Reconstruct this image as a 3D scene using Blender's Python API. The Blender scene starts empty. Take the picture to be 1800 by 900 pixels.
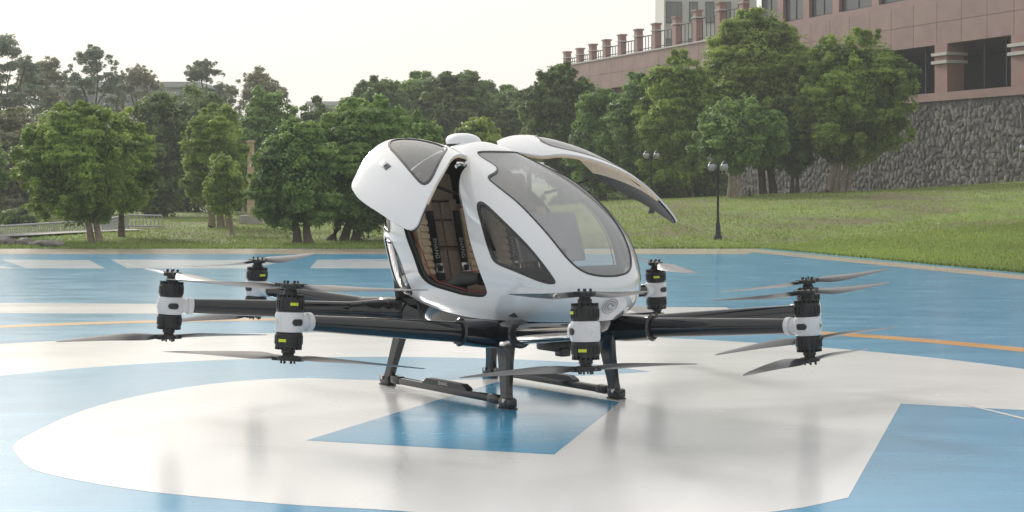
import bpy, bmesh, math, random
import numpy as np
from mathutils import Vector, Matrix, Euler
from mathutils.geometry import delaunay_2d_cdt

random.seed(7)
RNG = np.random.default_rng(7)
R = math.radians
scene = bpy.context.scene
COL = scene.collection

# ------------------------------------------------------------------ camera
FPX, YH, HC = 2928.6, 317.0, 1.304          # focal length in photo pixels, horizon row, eye height
cam_d = bpy.data.cameras.new('camera')
cam_d.sensor_width = 36.0
cam_d.lens = 36.0 * FPX / 1800.0
cam_d.shift_y = -(450.0 - YH) / 1800.0
cam_d.clip_start = 0.1
cam_d.clip_end = 5000.0
cam = bpy.data.objects.new('camera', cam_d)
cam.location = (0, 0, HC)
cam.rotation_euler = (R(90), 0, 0)
COL.objects.link(cam)
scene.camera = cam

# ------------------------------------------------------------------ world, sun, exposure
SUN_EL, SUN_DIR = R(25), Vector((-0.48, 0.88, 0)).normalized()
world = bpy.data.worlds.new('World')
scene.world = world
world.use_nodes = True
wn = world.node_tree
wn.nodes.clear()
w_out = wn.nodes.new('ShaderNodeOutputWorld')
w_bg = wn.nodes.new('ShaderNodeBackground')
w_sky = wn.nodes.new('ShaderNodeTexSky')
w_sky.sky_type = 'NISHITA'
w_sky.sun_disc = False
w_sky.sun_elevation = SUN_EL
w_sky.sun_rotation = math.atan2(SUN_DIR.x, SUN_DIR.y)
w_sky.air_density = 1.0
w_sky.dust_density = 6.0
w_sky.ozone_density = 1.0
w_mix = wn.nodes.new('ShaderNodeMixRGB')       # thin bright overcast in front of the clear sky
w_mix.inputs['Fac'].default_value = 0.86
w_mix.inputs['Color2'].default_value = (7.85, 7.76, 7.58, 1)
w_bg.inputs['Strength'].default_value = 0.1
wn.links.new(w_sky.outputs['Color'], w_mix.inputs['Color1'])
wn.links.new(w_mix.outputs['Color'], w_bg.inputs['Color'])
wn.links.new(w_bg.outputs['Background'], w_out.inputs['Surface'])

sun_d = bpy.data.lights.new('sun', 'SUN')
sun_d.energy = 2.7
sun_d.angle = R(14)
sun_d.color = (1.0, 0.965, 0.92)
sun = bpy.data.objects.new('sun', sun_d)
sd = Vector((SUN_DIR.x * math.cos(SUN_EL), SUN_DIR.y * math.cos(SUN_EL), math.sin(SUN_EL)))
sun.rotation_euler = sd.to_track_quat('Z', 'Y').to_euler()
sun.location = (-40, 20, 40)
COL.objects.link(sun)

scene.view_settings.view_transform = 'Standard'
scene.view_settings.look = 'None'
scene.view_settings.exposure = 0.38
scene.view_settings.gamma = 1.0
scene.view_settings.use_curve_mapping = False
scene.cycles.max_bounces = 8
scene.cycles.transparent_max_bounces = 16
scene.cycles.volume_bounces = 1


def gx(px, d):
    """world x of a photo column at distance d"""
    return (px - 900.0) * d / FPX


def gz(py, d):
    """height of a photo row at distance d"""
    return HC - (py - YH) * d / FPX


def gd(py):
    """ground distance of a photo row"""
    return HC * FPX / (py - YH)


def gp(px, py):
    d = gd(py)
    return (gx(px, d), d)


# ------------------------------------------------------------------ materials
MATS = {}


def mat(name, color=(.5, .5, .5), rough=.5, metal=0.0, ior=1.5, coat=0.0, noise=None, bump=None,
        emit=None, objrand=0.0):
    """principled material; noise=(scale, amount, detail), bump=(scale, strength, distance)"""
    if name in MATS:
        return MATS[name]
    m = bpy.data.materials.new(name)
    m.use_nodes = True
    nt = m.node_tree
    b = nt.nodes['Principled BSDF']
    b.inputs['Base Color'].default_value = (*color, 1)
    b.inputs['Roughness'].default_value = rough
    b.inputs['Metallic'].default_value = metal
    b.inputs['IOR'].default_value = ior
    b.inputs['Coat Weight'].default_value = coat
    b.inputs['Coat Roughness'].default_value = .05
    tc = nt.nodes.new('ShaderNodeTexCoord')
    src = None
    if noise:
        n = nt.nodes.new('ShaderNodeTexNoise')
        n.inputs['Scale'].default_value = noise[0]
        n.inputs['Detail'].default_value = noise[2] if len(noise) > 2 else 5
        n.inputs['Roughness'].default_value = .6
        nt.links.new(tc.outputs['Object'], n.inputs['Vector'])
        mr = nt.nodes.new('ShaderNodeMapRange')
        mr.inputs['From Min'].default_value = .3
        mr.inputs['From Max'].default_value = .7
        mr.inputs['To Min'].default_value = 1 - noise[1]
        mr.inputs['To Max'].default_value = 1 + noise[1]
        nt.links.new(n.outputs['Fac'], mr.inputs['Value'])
        src = mr.outputs['Result']
    if objrand:
        oi = nt.nodes.new('ShaderNodeObjectInfo')
        mr2 = nt.nodes.new('ShaderNodeMapRange')
        mr2.inputs['To Min'].default_value = 1 - objrand
        mr2.inputs['To Max'].default_value = 1 + objrand
        nt.links.new(oi.outputs['Random'], mr2.inputs['Value'])
        if src:
            mu = nt.nodes.new('ShaderNodeMath')
            mu.operation = 'MULTIPLY'
            nt.links.new(src, mu.inputs[0])
            nt.links.new(mr2.outputs['Result'], mu.inputs[1])
            src = mu.outputs['Value']
        else:
            src = mr2.outputs['Result']
    if src:
        vm = nt.nodes.new('ShaderNodeVectorMath')
        vm.operation = 'SCALE'
        vm.inputs[0].default_value = color
        nt.links.new(src, vm.inputs['Scale'])
        nt.links.new(vm.outputs['Vector'], b.inputs['Base Color'])
    if bump:
        n2 = nt.nodes.new('ShaderNodeTexNoise')
        n2.inputs['Scale'].default_value = bump[0]
        n2.inputs['Detail'].default_value = 6
        nt.links.new(tc.outputs['Object'], n2.inputs['Vector'])
        bp = nt.nodes.new('ShaderNodeBump')
        bp.inputs['Strength'].default_value = bump[1]
        bp.inputs['Distance'].default_value = bump[2]
        nt.links.new(n2.outputs['Fac'], bp.inputs['Height'])
        nt.links.new(bp.outputs['Normal'], b.inputs['Normal'])
    if emit:
        b.inputs['Emission Color'].default_value = (*emit[:3], 1)
        b.inputs['Emission Strength'].default_value = emit[3]
    MATS[name] = m
    return m


def glass_mat(name, tint, ior=1.5, rough=.01, sky_sheen=0.0):
    """thin pane: fresnel mirror over tinted see-through"""
    if name in MATS:
        return MATS[name]
    m = bpy.data.materials.new(name)
    m.use_nodes = True
    nt = m.node_tree
    nt.nodes.clear()
    o = nt.nodes.new('ShaderNodeOutputMaterial')
    mx = nt.nodes.new('ShaderNodeMixShader')
    fr = nt.nodes.new('ShaderNodeFresnel')
    fr.inputs['IOR'].default_value = ior
    tr = nt.nodes.new('ShaderNodeBsdfTransparent')
    tr.inputs['Color'].default_value = (*tint, 1)
    gl = nt.nodes.new('ShaderNodeBsdfGlossy')
    gl.inputs['Roughness'].default_value = rough
    gl.inputs['Color'].default_value = (.95, .95, .95, 1)
    nt.links.new(fr.outputs['Fac'], mx.inputs['Fac'])
    nt.links.new(tr.outputs['BSDF'], mx.inputs[1])
    nt.links.new(gl.outputs['BSDF'], mx.inputs[2])
    if sky_sheen:
        df = nt.nodes.new('ShaderNodeBsdfDiffuse')
        df.inputs['Color'].default_value = (.62, .63, .64, 1)  # pale diffuse share standing in for reflected sky
        m2 = nt.nodes.new('ShaderNodeMixShader')
        m2.inputs['Fac'].default_value = sky_sheen
        nt.links.new(mx.outputs['Shader'], m2.inputs[1])
        nt.links.new(df.outputs['BSDF'], m2.inputs[2])
        nt.links.new(m2.outputs['Shader'], o.inputs['Surface'])
    else:
        nt.links.new(mx.outputs['Shader'], o.inputs['Surface'])
    MATS[name] = m
    return m


def paint_mat(name, color, worn, scale=1.0):
    """pad paint: rolled-on gloss coat, streaky across, scuffed"""
    m = bpy.data.materials.new(name)
    m.use_nodes = True
    nt = m.node_tree
    b = nt.nodes['Principled BSDF']
    tc = nt.nodes.new('ShaderNodeTexCoord')
    mp = nt.nodes.new('ShaderNodeMapping')
    mp.inputs['Scale'].default_value = (.45, 1.5, 1)
    mp.inputs['Rotation'].default_value = (0, 0, R(4))
    nt.links.new(tc.outputs['Object'], mp.inputs['Vector'])
    n = nt.nodes.new('ShaderNodeTexNoise')
    n.inputs['Scale'].default_value = 1.6 * scale
    n.inputs['Detail'].default_value = 9
    n.inputs['Roughness'].default_value = .68
    nt.links.new(mp.outputs['Vector'], n.inputs['Vector'])
    n2 = nt.nodes.new('ShaderNodeTexNoise')
    n2.inputs['Scale'].default_value = .45
    n2.inputs['Detail'].default_value = 5
    nt.links.new(tc.outputs['Object'], n2.inputs['Vector'])
    ad = nt.nodes.new('ShaderNodeMath')
    ad.operation = 'MULTIPLY_ADD'
    nt.links.new(n2.outputs['Fac'], ad.inputs[0])
    ad.inputs[1].default_value = .6
    nt.links.new(n.outputs['Fac'], ad.inputs[2])
    cr = nt.nodes.new('ShaderNodeValToRGB')
    cr.color_ramp.elements[0].position = .55
    cr.color_ramp.elements[0].color = (*color, 1)
    cr.color_ramp.elements[1].position = 1.05
    cr.color_ramp.elements[1].color = (*worn, 1)
    nt.links.new(ad.outputs['Value'], cr.inputs['Fac'])
    # fine dark scuffs
    n3 = nt.nodes.new('ShaderNodeTexNoise')
    n3.inputs['Scale'].default_value = 5.0
    n3.inputs['Detail'].default_value = 8
    n3.inputs['Roughness'].default_value = .75
    mp3 = nt.nodes.new('ShaderNodeMapping')
    mp3.inputs['Scale'].default_value = (.5, 3.0, 1)
    mp3.inputs['Rotation'].default_value = (0, 0, R(-9))
    nt.links.new(tc.outputs['Object'], mp3.inputs['Vector'])
    nt.links.new(mp3.outputs['Vector'], n3.inputs['Vector'])
    cr3 = nt.nodes.new('ShaderNodeValToRGB')
    cr3.color_ramp.elements[0].position = .63
    cr3.color_ramp.elements[0].color = (1, 1, 1, 1)
    cr3.color_ramp.elements[1].position = .76
    cr3.color_ramp.elements[1].color = (.80, .79, .78, 1)
    nt.links.new(n3.outputs['Fac'], cr3.inputs['Fac'])
    mm = nt.nodes.new('ShaderNodeMixRGB')
    mm.blend_type = 'MULTIPLY'
    mm.inputs['Fac'].default_value = 1
    nt.links.new(cr.outputs['Color'], mm.inputs['Color1'])
    nt.links.new(cr3.outputs['Color'], mm.inputs['Color2'])
    vo = nt.nodes.new('ShaderNodeTexVoronoi')          # hairline cracks
    vo.feature = 'DISTANCE_TO_EDGE'
    vo.inputs['Scale'].default_value = .33
    wv = nt.nodes.new('ShaderNodeTexNoise')
    wv.inputs['Scale'].default_value = 1.1
    wv.inputs['Detail'].default_value = 6
    va = nt.nodes.new('ShaderNodeVectorMath')
    va.operation = 'MULTIPLY_ADD'
    va.inputs[1].default_value = (.9, .9, 0)
    nt.links.new(tc.outputs['Object'], wv.inputs['Vector'])
    nt.links.new(wv.outputs['Color'], va.inputs[0])
    nt.links.new(tc.outputs['Object'], va.inputs[2])
    nt.links.new(va.outputs['Vector'], vo.inputs['Vector'])
    cm = nt.nodes.new('ShaderNodeMapRange')
    cm.inputs['From Min'].default_value = .0008
    cm.inputs['From Max'].default_value = .0022
    cm.inputs['To Min'].default_value = .93
    cm.inputs['To Max'].default_value = 1.0
    nt.links.new(vo.outputs['Distance'], cm.inputs['Value'])
    cs = nt.nodes.new('ShaderNodeVectorMath')
    cs.operation = 'SCALE'
    nt.links.new(mm.outputs['Color'], cs.inputs[0])
    nt.links.new(cm.outputs['Result'], cs.inputs['Scale'])
    nt.links.new(cs.outputs['Vector'], b.inputs['Base Color'])
    mr = nt.nodes.new('ShaderNodeMapRange')
    mr.inputs['From Min'].default_value = .3
    mr.inputs['From Max'].default_value = .75
    mr.inputs['To Min'].default_value = .18
    mr.inputs['To Max'].default_value = .30
    nt.links.new(n.outputs['Fac'], mr.inputs['Value'])
    nt.links.new(mr.outputs['Result'], b.inputs['Roughness'])
    b.inputs['IOR'].default_value = 1.5
    b.inputs['Coat Weight'].default_value = .5          # thin film of water and wax
    b.inputs['Coat Roughness'].default_value = .16
    bp = nt.nodes.new('ShaderNodeBump')
    bp.inputs['Strength'].default_value = .025
    bp.inputs['Distance'].default_value = .002
    nt.links.new(n.outputs['Fac'], bp.inputs['Height'])
    nt.links.new(bp.outputs['Normal'], b.inputs['Normal'])
    MATS[name] = m
    return m


def leaf_mat(name, dark, light, trans=.35):
    m = bpy.data.materials.new(name)
    m.use_nodes = True
    nt = m.node_tree
    nt.nodes.clear()
    o = nt.nodes.new('ShaderNodeOutputMaterial')
    at = nt.nodes.new('ShaderNodeAttribute')
    at.attribute_name = 'tone'
    cr = nt.nodes.new('ShaderNodeValToRGB')
    cr.color_ramp.elements[0].color = (*dark, 1)
    cr.color_ramp.elements[1].color = (*light, 1)
    nt.links.new(at.outputs['Fac'], cr.inputs['Fac'])
    df = nt.nodes.new('ShaderNodeBsdfPrincipled')
    df.inputs['Roughness'].default_value = .55
    df.inputs['Specular IOR Level'].default_value = .25
    tl = nt.nodes.new('ShaderNodeBsdfTranslucent')
    mx = nt.nodes.new('ShaderNodeMixShader')
    mx.inputs['Fac'].default_value = trans
    hs = nt.nodes.new('ShaderNodeHueSaturation')
    hs.inputs['Value'].default_value = 1.3
    hs.inputs['Hue'].default_value = .485
    nt.links.new(cr.outputs['Color'], df.inputs['Base Color'])
    nt.links.new(cr.outputs['Color'], hs.inputs['Color'])
    nt.links.new(hs.outputs['Color'], tl.inputs['Color'])
    nt.links.new(df.outputs['BSDF'], mx.inputs[1])
    nt.links.new(tl.outputs['BSDF'], mx.inputs[2])
    nt.links.new(mx.outputs['Shader'], o.inputs['Surface'])
    MATS[name] = m
    return m


# ------------------------------------------------------------------ object helpers
def tag(o, label=None, cat=None, group=None, kind=None):
    if label:
        o['label'] = label
    if cat:
        o['category'] = cat
    if group:
        o['group'] = group
    if kind:
        o['kind'] = kind
    return o


def empty(name, loc=(0, 0, 0), rz=0.0):
    o = bpy.data.objects.new(name, None)
    o.empty_display_size = .2
    o.location = loc
    o.rotation_euler = (0, 0, rz)
    COL.objects.link(o)
    return o


class MB:
    """collects shapes into one mesh"""

    def __init__(self):
        self.v, self.f, self.m = [], [], []

    def add(self, verts, faces, mi=0):
        n = len(self.v)
        self.v += [tuple(p) for p in verts]
        self.f += [tuple(i + n for i in q) for q in faces]
        self.m += [mi] * len(faces)
        return self

    def box(self, c, s, mi=0, rot=None, bev=0.0):
        x, y, z = s[0] / 2, s[1] / 2, s[2] / 2
        if bev <= 0:
            P = [(-x, -y, -z), (x, -y, -z), (x, y, -z), (-x, y, -z), (-x, -y, z), (x, -y, z), (x, y, z), (-x, y, z)]
            Q = [(0, 3, 2, 1), (4, 5, 6, 7), (0, 1, 5, 4), (1, 2, 6, 5), (2, 3, 7, 6), (3, 0, 4, 7)]
        else:
            b = min(bev, x * .9, y * .9, z * .9)
            bm = bmesh.new()
            bmesh.ops.create_cube(bm, size=1, matrix=Matrix.Diagonal((*s, 1)))
            bmesh.ops.bevel(bm, geom=bm.edges[:], offset=b, segments=2, profile=.6, affect='EDGES')
            bm.verts.index_update()
            P = [tuple(v.co) for v in bm.verts]
            Q = [tuple(v.index for v in fa.verts) for fa in bm.faces]
            bm.free()
        M = rot.to_matrix() if isinstance(rot, Euler) else rot
        P = [Vector(p) if M is None else M @ Vector(p) for p in P]
        c = Vector(c)
        return self.add([p + c for p in P], Q, mi)

    def tube(self, pts, rad, n=10, mi=0, cap=True, sx=1.0, up=None):
        """swept round (or sx-flattened) tube"""
        pts = [Vector(p) for p in pts]
        if not hasattr(rad, '__len__'):
            rad = [rad] * len(pts)
        vs, fs = [], []
        upv = Vector(up) if up else None
        for i, p in enumerate(pts):
            d = (pts[min(i + 1, len(pts) - 1)] - pts[max(i - 1, 0)]).normalized()
            a = upv if upv else (Vector((0, 0, 1)) if abs(d.z) < .9 else Vector((1, 0, 0)))
            u = d.cross(a).normalized()
            w = u.cross(d).normalized()
            for k in range(n):
                t = 2 * math.pi * k / n
                vs.append(p + u * math.cos(t) * rad[i] * sx + w * math.sin(t) * rad[i])
        for i in range(len(pts) - 1):
            for k in range(n):
                k2 = (k + 1) % n
                fs.append((i * n + k, i * n + k2, (i + 1) * n + k2, (i + 1) * n + k))
        if cap:
            fs.append(tuple(range(n - 1, -1, -1)))
            fs.append(tuple(range((len(pts) - 1) * n, len(pts) * n)))
        return self.add(vs, fs, mi)

    def lathe(self, prof, n=32, mi=0, cap=True):
        """profile of (radius, z) turned about z"""
        vs, fs = [], []
        for r, z in prof:
            for k in range(n):
                t = 2 * math.pi * k / n
                vs.append((r * math.cos(t), r * math.sin(t), z))
        for i in range(len(prof) - 1):
            for k in range(n):
                k2 = (k + 1) % n
                fs.append((i * n + k, i * n + k2, (i + 1) * n + k2, (i + 1) * n + k))
        if cap:
            fs.append(tuple(range(n - 1, -1, -1)))
            fs.append(tuple(range((len(prof) - 1) * n, len(prof) * n)))
        return self.add(vs, fs, mi)

    def prism(self, poly, z0, z1, mi=0):
        n = len(poly)
        vs = [(x, y, z0) for x, y in poly] + [(x, y, z1) for x, y in poly]
        fs = [tuple(range(n - 1, -1, -1)), tuple(range(n, 2 * n))]
        fs += [(i, (i + 1) % n, n + (i + 1) % n, n + i) for i in range(n)]
        return self.add(vs, fs, mi)

    def mesh(self, name, mats, smooth=0):
        me = bpy.data.meshes.new(name)
        me.from_pydata(self.v, [], self.f)
        for m in (mats if isinstance(mats, (list, tuple)) else [mats]):
            me.materials.append(m)
        if any(self.m):
            me.polygons.foreach_set('material_index', self.m)
        if smooth:
            me.polygons.foreach_set('use_smooth', [True] * len(me.polygons))
            me.update()
            if smooth < 180:
                me.set_sharp_from_angle(angle=R(smooth))
        me.update()
        return me

    def build(self, name, mats, parent=None, smooth=0, loc=None):
        o = bpy.data.objects.new(name, self.mesh(name, mats, smooth))
        COL.objects.link(o)
        if parent:
            o.parent = parent
        if loc:
            o.location = loc
        return o


def mesh_obj(name, me, parent=None, matrix=None):
    o = bpy.data.objects.new(name, me)
    COL.objects.link(o)
    if parent:
        o.parent = parent
    if matrix is not None:
        o.matrix_local = matrix
    return o


def text_mesh(body, size, extrude=.0008):
    cu = bpy.data.curves.new('lettering', 'FONT')
    cu.body = body
    cu.size = size
    cu.extrude = extrude
    cu.align_x = 'CENTER'
    cu.align_y = 'CENTER'
    o = bpy.data.objects.new('lettering', cu)
    COL.objects.link(o)
    dg = bpy.context.evaluated_depsgraph_get()
    me = bpy.data.meshes.new_from_object(o.evaluated_get(dg))
    bpy.data.objects.remove(o)
    return me


def smoothstep(a, b, x):
    t = np.clip((x - a) / (b - a), 0, 1)
    return t * t * (3 - 2 * t)


def catmull(P, n=6, closed=True):
    P = np.asarray(P, float)
    m = len(P)
    out = []
    for i in range(m if closed else m - 1):
        p0, p1, p2, p3 = (P[(i - 1) % m], P[i], P[(i + 1) % m], P[(i + 2) % m]) if closed else \
            (P[max(i - 1, 0)], P[i], P[i + 1], P[min(i + 2, m - 1)])
        for k in range(n):
            u = k / n
            out.append(.5 * ((2 * p1) + (-p0 + p2) * u + (2 * p0 - 5 * p1 + 4 * p2 - p3) * u * u + (-p0 + 3 * p1 - 3 * p2 + p3) * u ** 3))
    if not closed:
        out.append(P[-1])
    return np.array(out)

# ================================================================== THE SETTING
WHITE_PAD = paint_mat('pad_white_paint', (.82, .82, .81), (.74, .735, .725))
BLUE_PAD = paint_mat('pad_blue_paint', (.026, .265, .47), (.07, .34, .55), 1.3)
ORANGE_PAD = paint_mat('pad_orange_paint', (.72, .33, .06), (.70, .42, .16))
WORN_PAD = paint_mat('pad_faded_white_paint', (.68, .71, .73), (.52, .60, .65), 1.2)
BEIGE_PAD = paint_mat('pad_beige_concrete', (.50, .41, .31), (.58, .50, .40))

# pad outline: level far edge, slanting right edge
EDGE_A, EDGE_B = Vector((4.85, 31.8)), Vector((7.2, 23.4))
edge_dir = (EDGE_B - EDGE_A).normalized()
EDGE_N = EDGE_A - edge_dir * 0
EDGE_F = EDGE_A + edge_dir * 42
pad = MB().prism([(-45, -8), (EDGE_F.x, EDGE_F.y), (EDGE_A.x, EDGE_A.y), (-45, 31.8)], -.12, 0).build('landing_pad', BLUE_PAD)
tag(pad, kind='structure')


def marking(name, poly, m, z):
    bm = bmesh.new()
    vs = [bm.verts.new((x, y, z)) for x, y in poly]
    fa = bm.faces.new(vs)
    if fa.calc_area() and fa.normal.z < 0:
        fa.normal_flip()
    fa.normal_update()
    if fa.normal.z < 0:
        fa.normal_flip()
    bmesh.ops.triangulate(bm, faces=[fa])
    me = bpy.data.meshes.new(name)
    bm.to_mesh(me)
    bm.free()
    me.materials.append(m)
    return mesh_obj(name, me, pad)


def ring_marking(name, c, r0, r1, m, z, a0=0.0, a1=360.0, n=120):
    vs, fs = [], []
    for k in range(n + 1):
        t = R(a0 + (a1 - a0) * k / n)
        vs += [(c[0] + r0 * math.cos(t), c[1] + r0 * math.sin(t), z), (c[0] + r1 * math.cos(t), c[1] + r1 * math.sin(t), z)]
    for k in range(n):
        fs.append((2 * k, 2 * k + 1, 2 * k + 3, 2 * k + 2))
    return MB().add(vs, fs).build(name, m, pad)


CIR = (-1.0, 9.25)
marking('white_disc', [(CIR[0] + 5.07 * math.cos(R(a)), CIR[1] + 5.07 * math.sin(R(a))) for a in range(0, 360, 3)], WHITE_PAD, 0.00070)
arc = [(CIR[0] + 3.05 * math.cos(R(a)), CIR[1] + 3.05 * math.sin(R(a))) for a in range(60, 266, 5)]
blue_swirl = [(2.27, 9.72), (1.9, 10.6), (.95, 11.35)] + arc + [(-.3, 5.9), (1.6, 5.2), (3.6, 5.8), (4.3, 7.6), (3.6, 9.12), (2.95, 9.43)]
marking('blue_swirl', blue_swirl, BLUE_PAD, 0.00140)
inner = [(1.38, 6.84), (1.03, 6.55), (.4, 6.36), (-.1, 6.42), (-.46, 6.57), (-.83, 6.67), (-1.16, 6.8), (-1.5, 6.96), (-1.81, 7.17), (-2.13, 7.47), (-2.3, 7.79),
         (-2.45, 8.2), (-2.47, 8.64), (-2.44, 9.31), (-2.32, 9.89), (-2.07, 10.45), (-1.75, 10.82), (-1.37, 10.97), (-.86, 10.85), (-.2, 10.9), (.5, 11.1), (.98, 11.36)]
sm = catmull(inner, 4, closed=False)
marking('white_swirl', [(2.272, 9.73)] + [tuple(p) for p in sm] + [(1.92, 10.62)], WHITE_PAD, 0.00210)
marking('blue_parallelogram', [(-1.03, 8.34), (.2, 7.91), (.63, 9.78), (-.10, 10.75)], BLUE_PAD, 0.00280)
ring_marking('orange_ring', (-1.4, 9.3), 6.25, 6.52, ORANGE_PAD, 0.00070)
marking('white_band', [(-14, 16.7), (2.2, 16.05), (2.2, 17.1), (-14, 18.4)], WHITE_PAD, 0.00070)
for a, b, c, d_ in ((-9.9, -8.9, -7.3, -8.3), (-8.4, -6.9, -6.0, -7.2), (-6.6, -3.6, -3.9, -5.7), (-3.2, -1.9, -1.7, -3.0)):
    marking('white_dash', [(a, 27.4), (b, 27.2), (c, 24.6), (d_, 24.7)], WORN_PAD, 0.00070)
marking('beige_border', [(-45, 29.5), (4.15, 29.4), (4.75, 31.7), (-45, 31.7)], BEIGE_PAD, 0.00070)


def along(t, o):
    p = EDGE_A + edge_dir * t
    nrm = Vector((edge_dir.y, -edge_dir.x))
    if nrm.x > 0:
        nrm = -nrm
    return tuple(p + nrm * o)


marking('beige_border', [along(-.02, .3), along(42, .25), along(42, .75), along(.9, .95)], BEIGE_PAD, 0.00140)
# thin white scratch-like guide line near the right corner of the swirl
marking('guide_line', [gp(1690, 709), gp(1800, 735), gp(1800, 738), gp(1690, 711)], WHITE_PAD, 0.00280)

# ---- the building line on the right: s metres along it, measured from the photo's right edge
FB = Vector((18.44, 60.0))
FDIR = Vector((-.337, .941)).normalized()
FNRM = Vector((-FDIR.y, FDIR.x))            # towards the pad
if FNRM.x > 0:
    FNRM = -FNRM


def fac(t, off=0.0):
    p = FB + FDIR * t + FNRM * off
    return p


def wall_base(t):
    return np.interp(t, [-30, 0, 8.7, 16.5, 26, 40], [2.6, 1.24, .69, .25, -.05, -.12])


def terrain(x, y):
    x = np.asarray(x, float)
    y = np.asarray(y, float)
    rx, ry = x - FB.x, y - FB.y
    t = rx * FDIR.x + ry * FDIR.y
    n = rx * FNRM.x + ry * FNRM.y                   # distance in front of the building line
    # distance outside the pad
    ex, ey = x - EDGE_A.x, y - EDGE_A.y
    nr = np.array([-edge_dir.y, edge_dir.x])
    if nr[0] < 0:
        nr = -nr
    out_r = ex * nr[0] + ey * nr[1]
    out_f = y - 31.8
    out = np.maximum(out_r, out_f)
    frac = np.clip(out / np.maximum(out + np.maximum(n, 0), .5), 0, 1)
    z = wall_base(t) * (frac * .75 + .25 * frac * frac) * smoothstep(-5, 5, x)
    far = smoothstep(60, 160, y) * -.4
    z = z + np.where(n > 0, far * smoothstep(0, -10, x), 0)
    z = z + .035 * np.sin(x * .9 + 1) * np.sin(y * .6) * smoothstep(1, 6, out)
    return np.where(out > 0, z + .0, -.2)


def build_lawn():
    xs = np.unique(np.concatenate([np.linspace(-400, -60, 18), np.linspace(-60, 60, 201), np.linspace(60, 400, 18)]))
    ys = np.unique(np.concatenate([np.linspace(-60, 20, 21), np.linspace(20, 130, 201), np.linspace(130, 850, 24)]))
    X, Y = np.meshgrid(xs, ys)
    Z = terrain(X, Y)
    v = np.stack([X, Y, Z], -1).reshape(-1, 3)
    nx = len(xs)
    idx = np.arange(len(v)).reshape(len(ys), nx)
    f = np.stack([idx[:-1, :-1], idx[:-1, 1:], idx[1:, 1:], idx[1:, :-1]], -1).reshape(-1, 4)
    me = bpy.data.meshes.new('lawn')
    me.from_pydata(v.tolist(), [], f.tolist())
    me.polygons.foreach_set('use_smooth', [True] * len(me.polygons))
    m = bpy.data.materials.new('lawn_grass')
    m.use_nodes = True
    nt = m.node_tree
    b = nt.nodes['Principled BSDF']
    b.inputs['Roughness'].default_value = .85
    b.inputs['Specular IOR Level'].default_value = .15
    tc = nt.nodes.new('ShaderNodeTexCoord')
    n1 = nt.nodes.new('ShaderNodeTexNoise')
    n1.inputs['Scale'].default_value = .35
    n1.inputs['Detail'].default_value = 8
    n1.inputs['Roughness'].default_value = .65
    n2 = nt.nodes.new('ShaderNodeTexNoise')
    n2.inputs['Scale'].default_value = 6
    n2.inputs['Detail'].default_value = 6
    n2.inputs['Roughness'].default_value = .8
    for n in (n1, n2):
        nt.links.new(tc.outputs['Object'], n.inputs['Vector'])
    cr = nt.nodes.new('ShaderNodeValToRGB')
    e = cr.color_ramp.elements
    e[0].position, e[0].color = .40, (.175, .15, .09, 1)
    e[1].position, e[1].color = .70, (.215, .290, .066, 1)
    k = cr.color_ramp.elements.new(.50)
    k.color = (.175, .215, .068, 1)
    nt.links.new(n1.outputs['Fac'], cr.inputs['Fac'])
    mx = nt.nodes.new('ShaderNodeMixRGB')
    mx.blend_type = 'MULTIPLY'
    mx.inputs['Fac'].default_value = .6
    cr2 = nt.nodes.new('ShaderNodeValToRGB')
    cr2.color_ramp.elements[0].position, cr2.color_ramp.elements[0].color = .3, (.45, .45, .45, 1)
    cr2.color_ramp.elements[1].position, cr2.color_ramp.elements[1].color = .7, (1.25, 1.25, 1.2, 1)
    nt.links.new(n2.outputs['Fac'], cr2.inputs['Fac'])
    nt.links.new(cr.outputs['Color'], mx.inputs['Color1'])
    nt.links.new(cr2.outputs['Color'], mx.inputs['Color2'])
    nt.links.new(mx.outputs['Color'], b.inputs['Base Color'])
    bp = nt.nodes.new('ShaderNodeBump')
    bp.inputs['Strength'].default_value = .8
    bp.inputs['Distance'].default_value = .06
    nt.links.new(n2.outputs['Fac'], bp.inputs['Height'])
    nt.links.new(bp.outputs['Normal'], b.inputs['Normal'])
    me.materials.append(m)
    o = mesh_obj('lawn', me)
    tag(o, kind='structure')
    return o


lawn = build_lawn()

GRASS = leaf_mat('grass_blades', (.13, .18, .05), (.27, .37, .09), .35)


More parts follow.
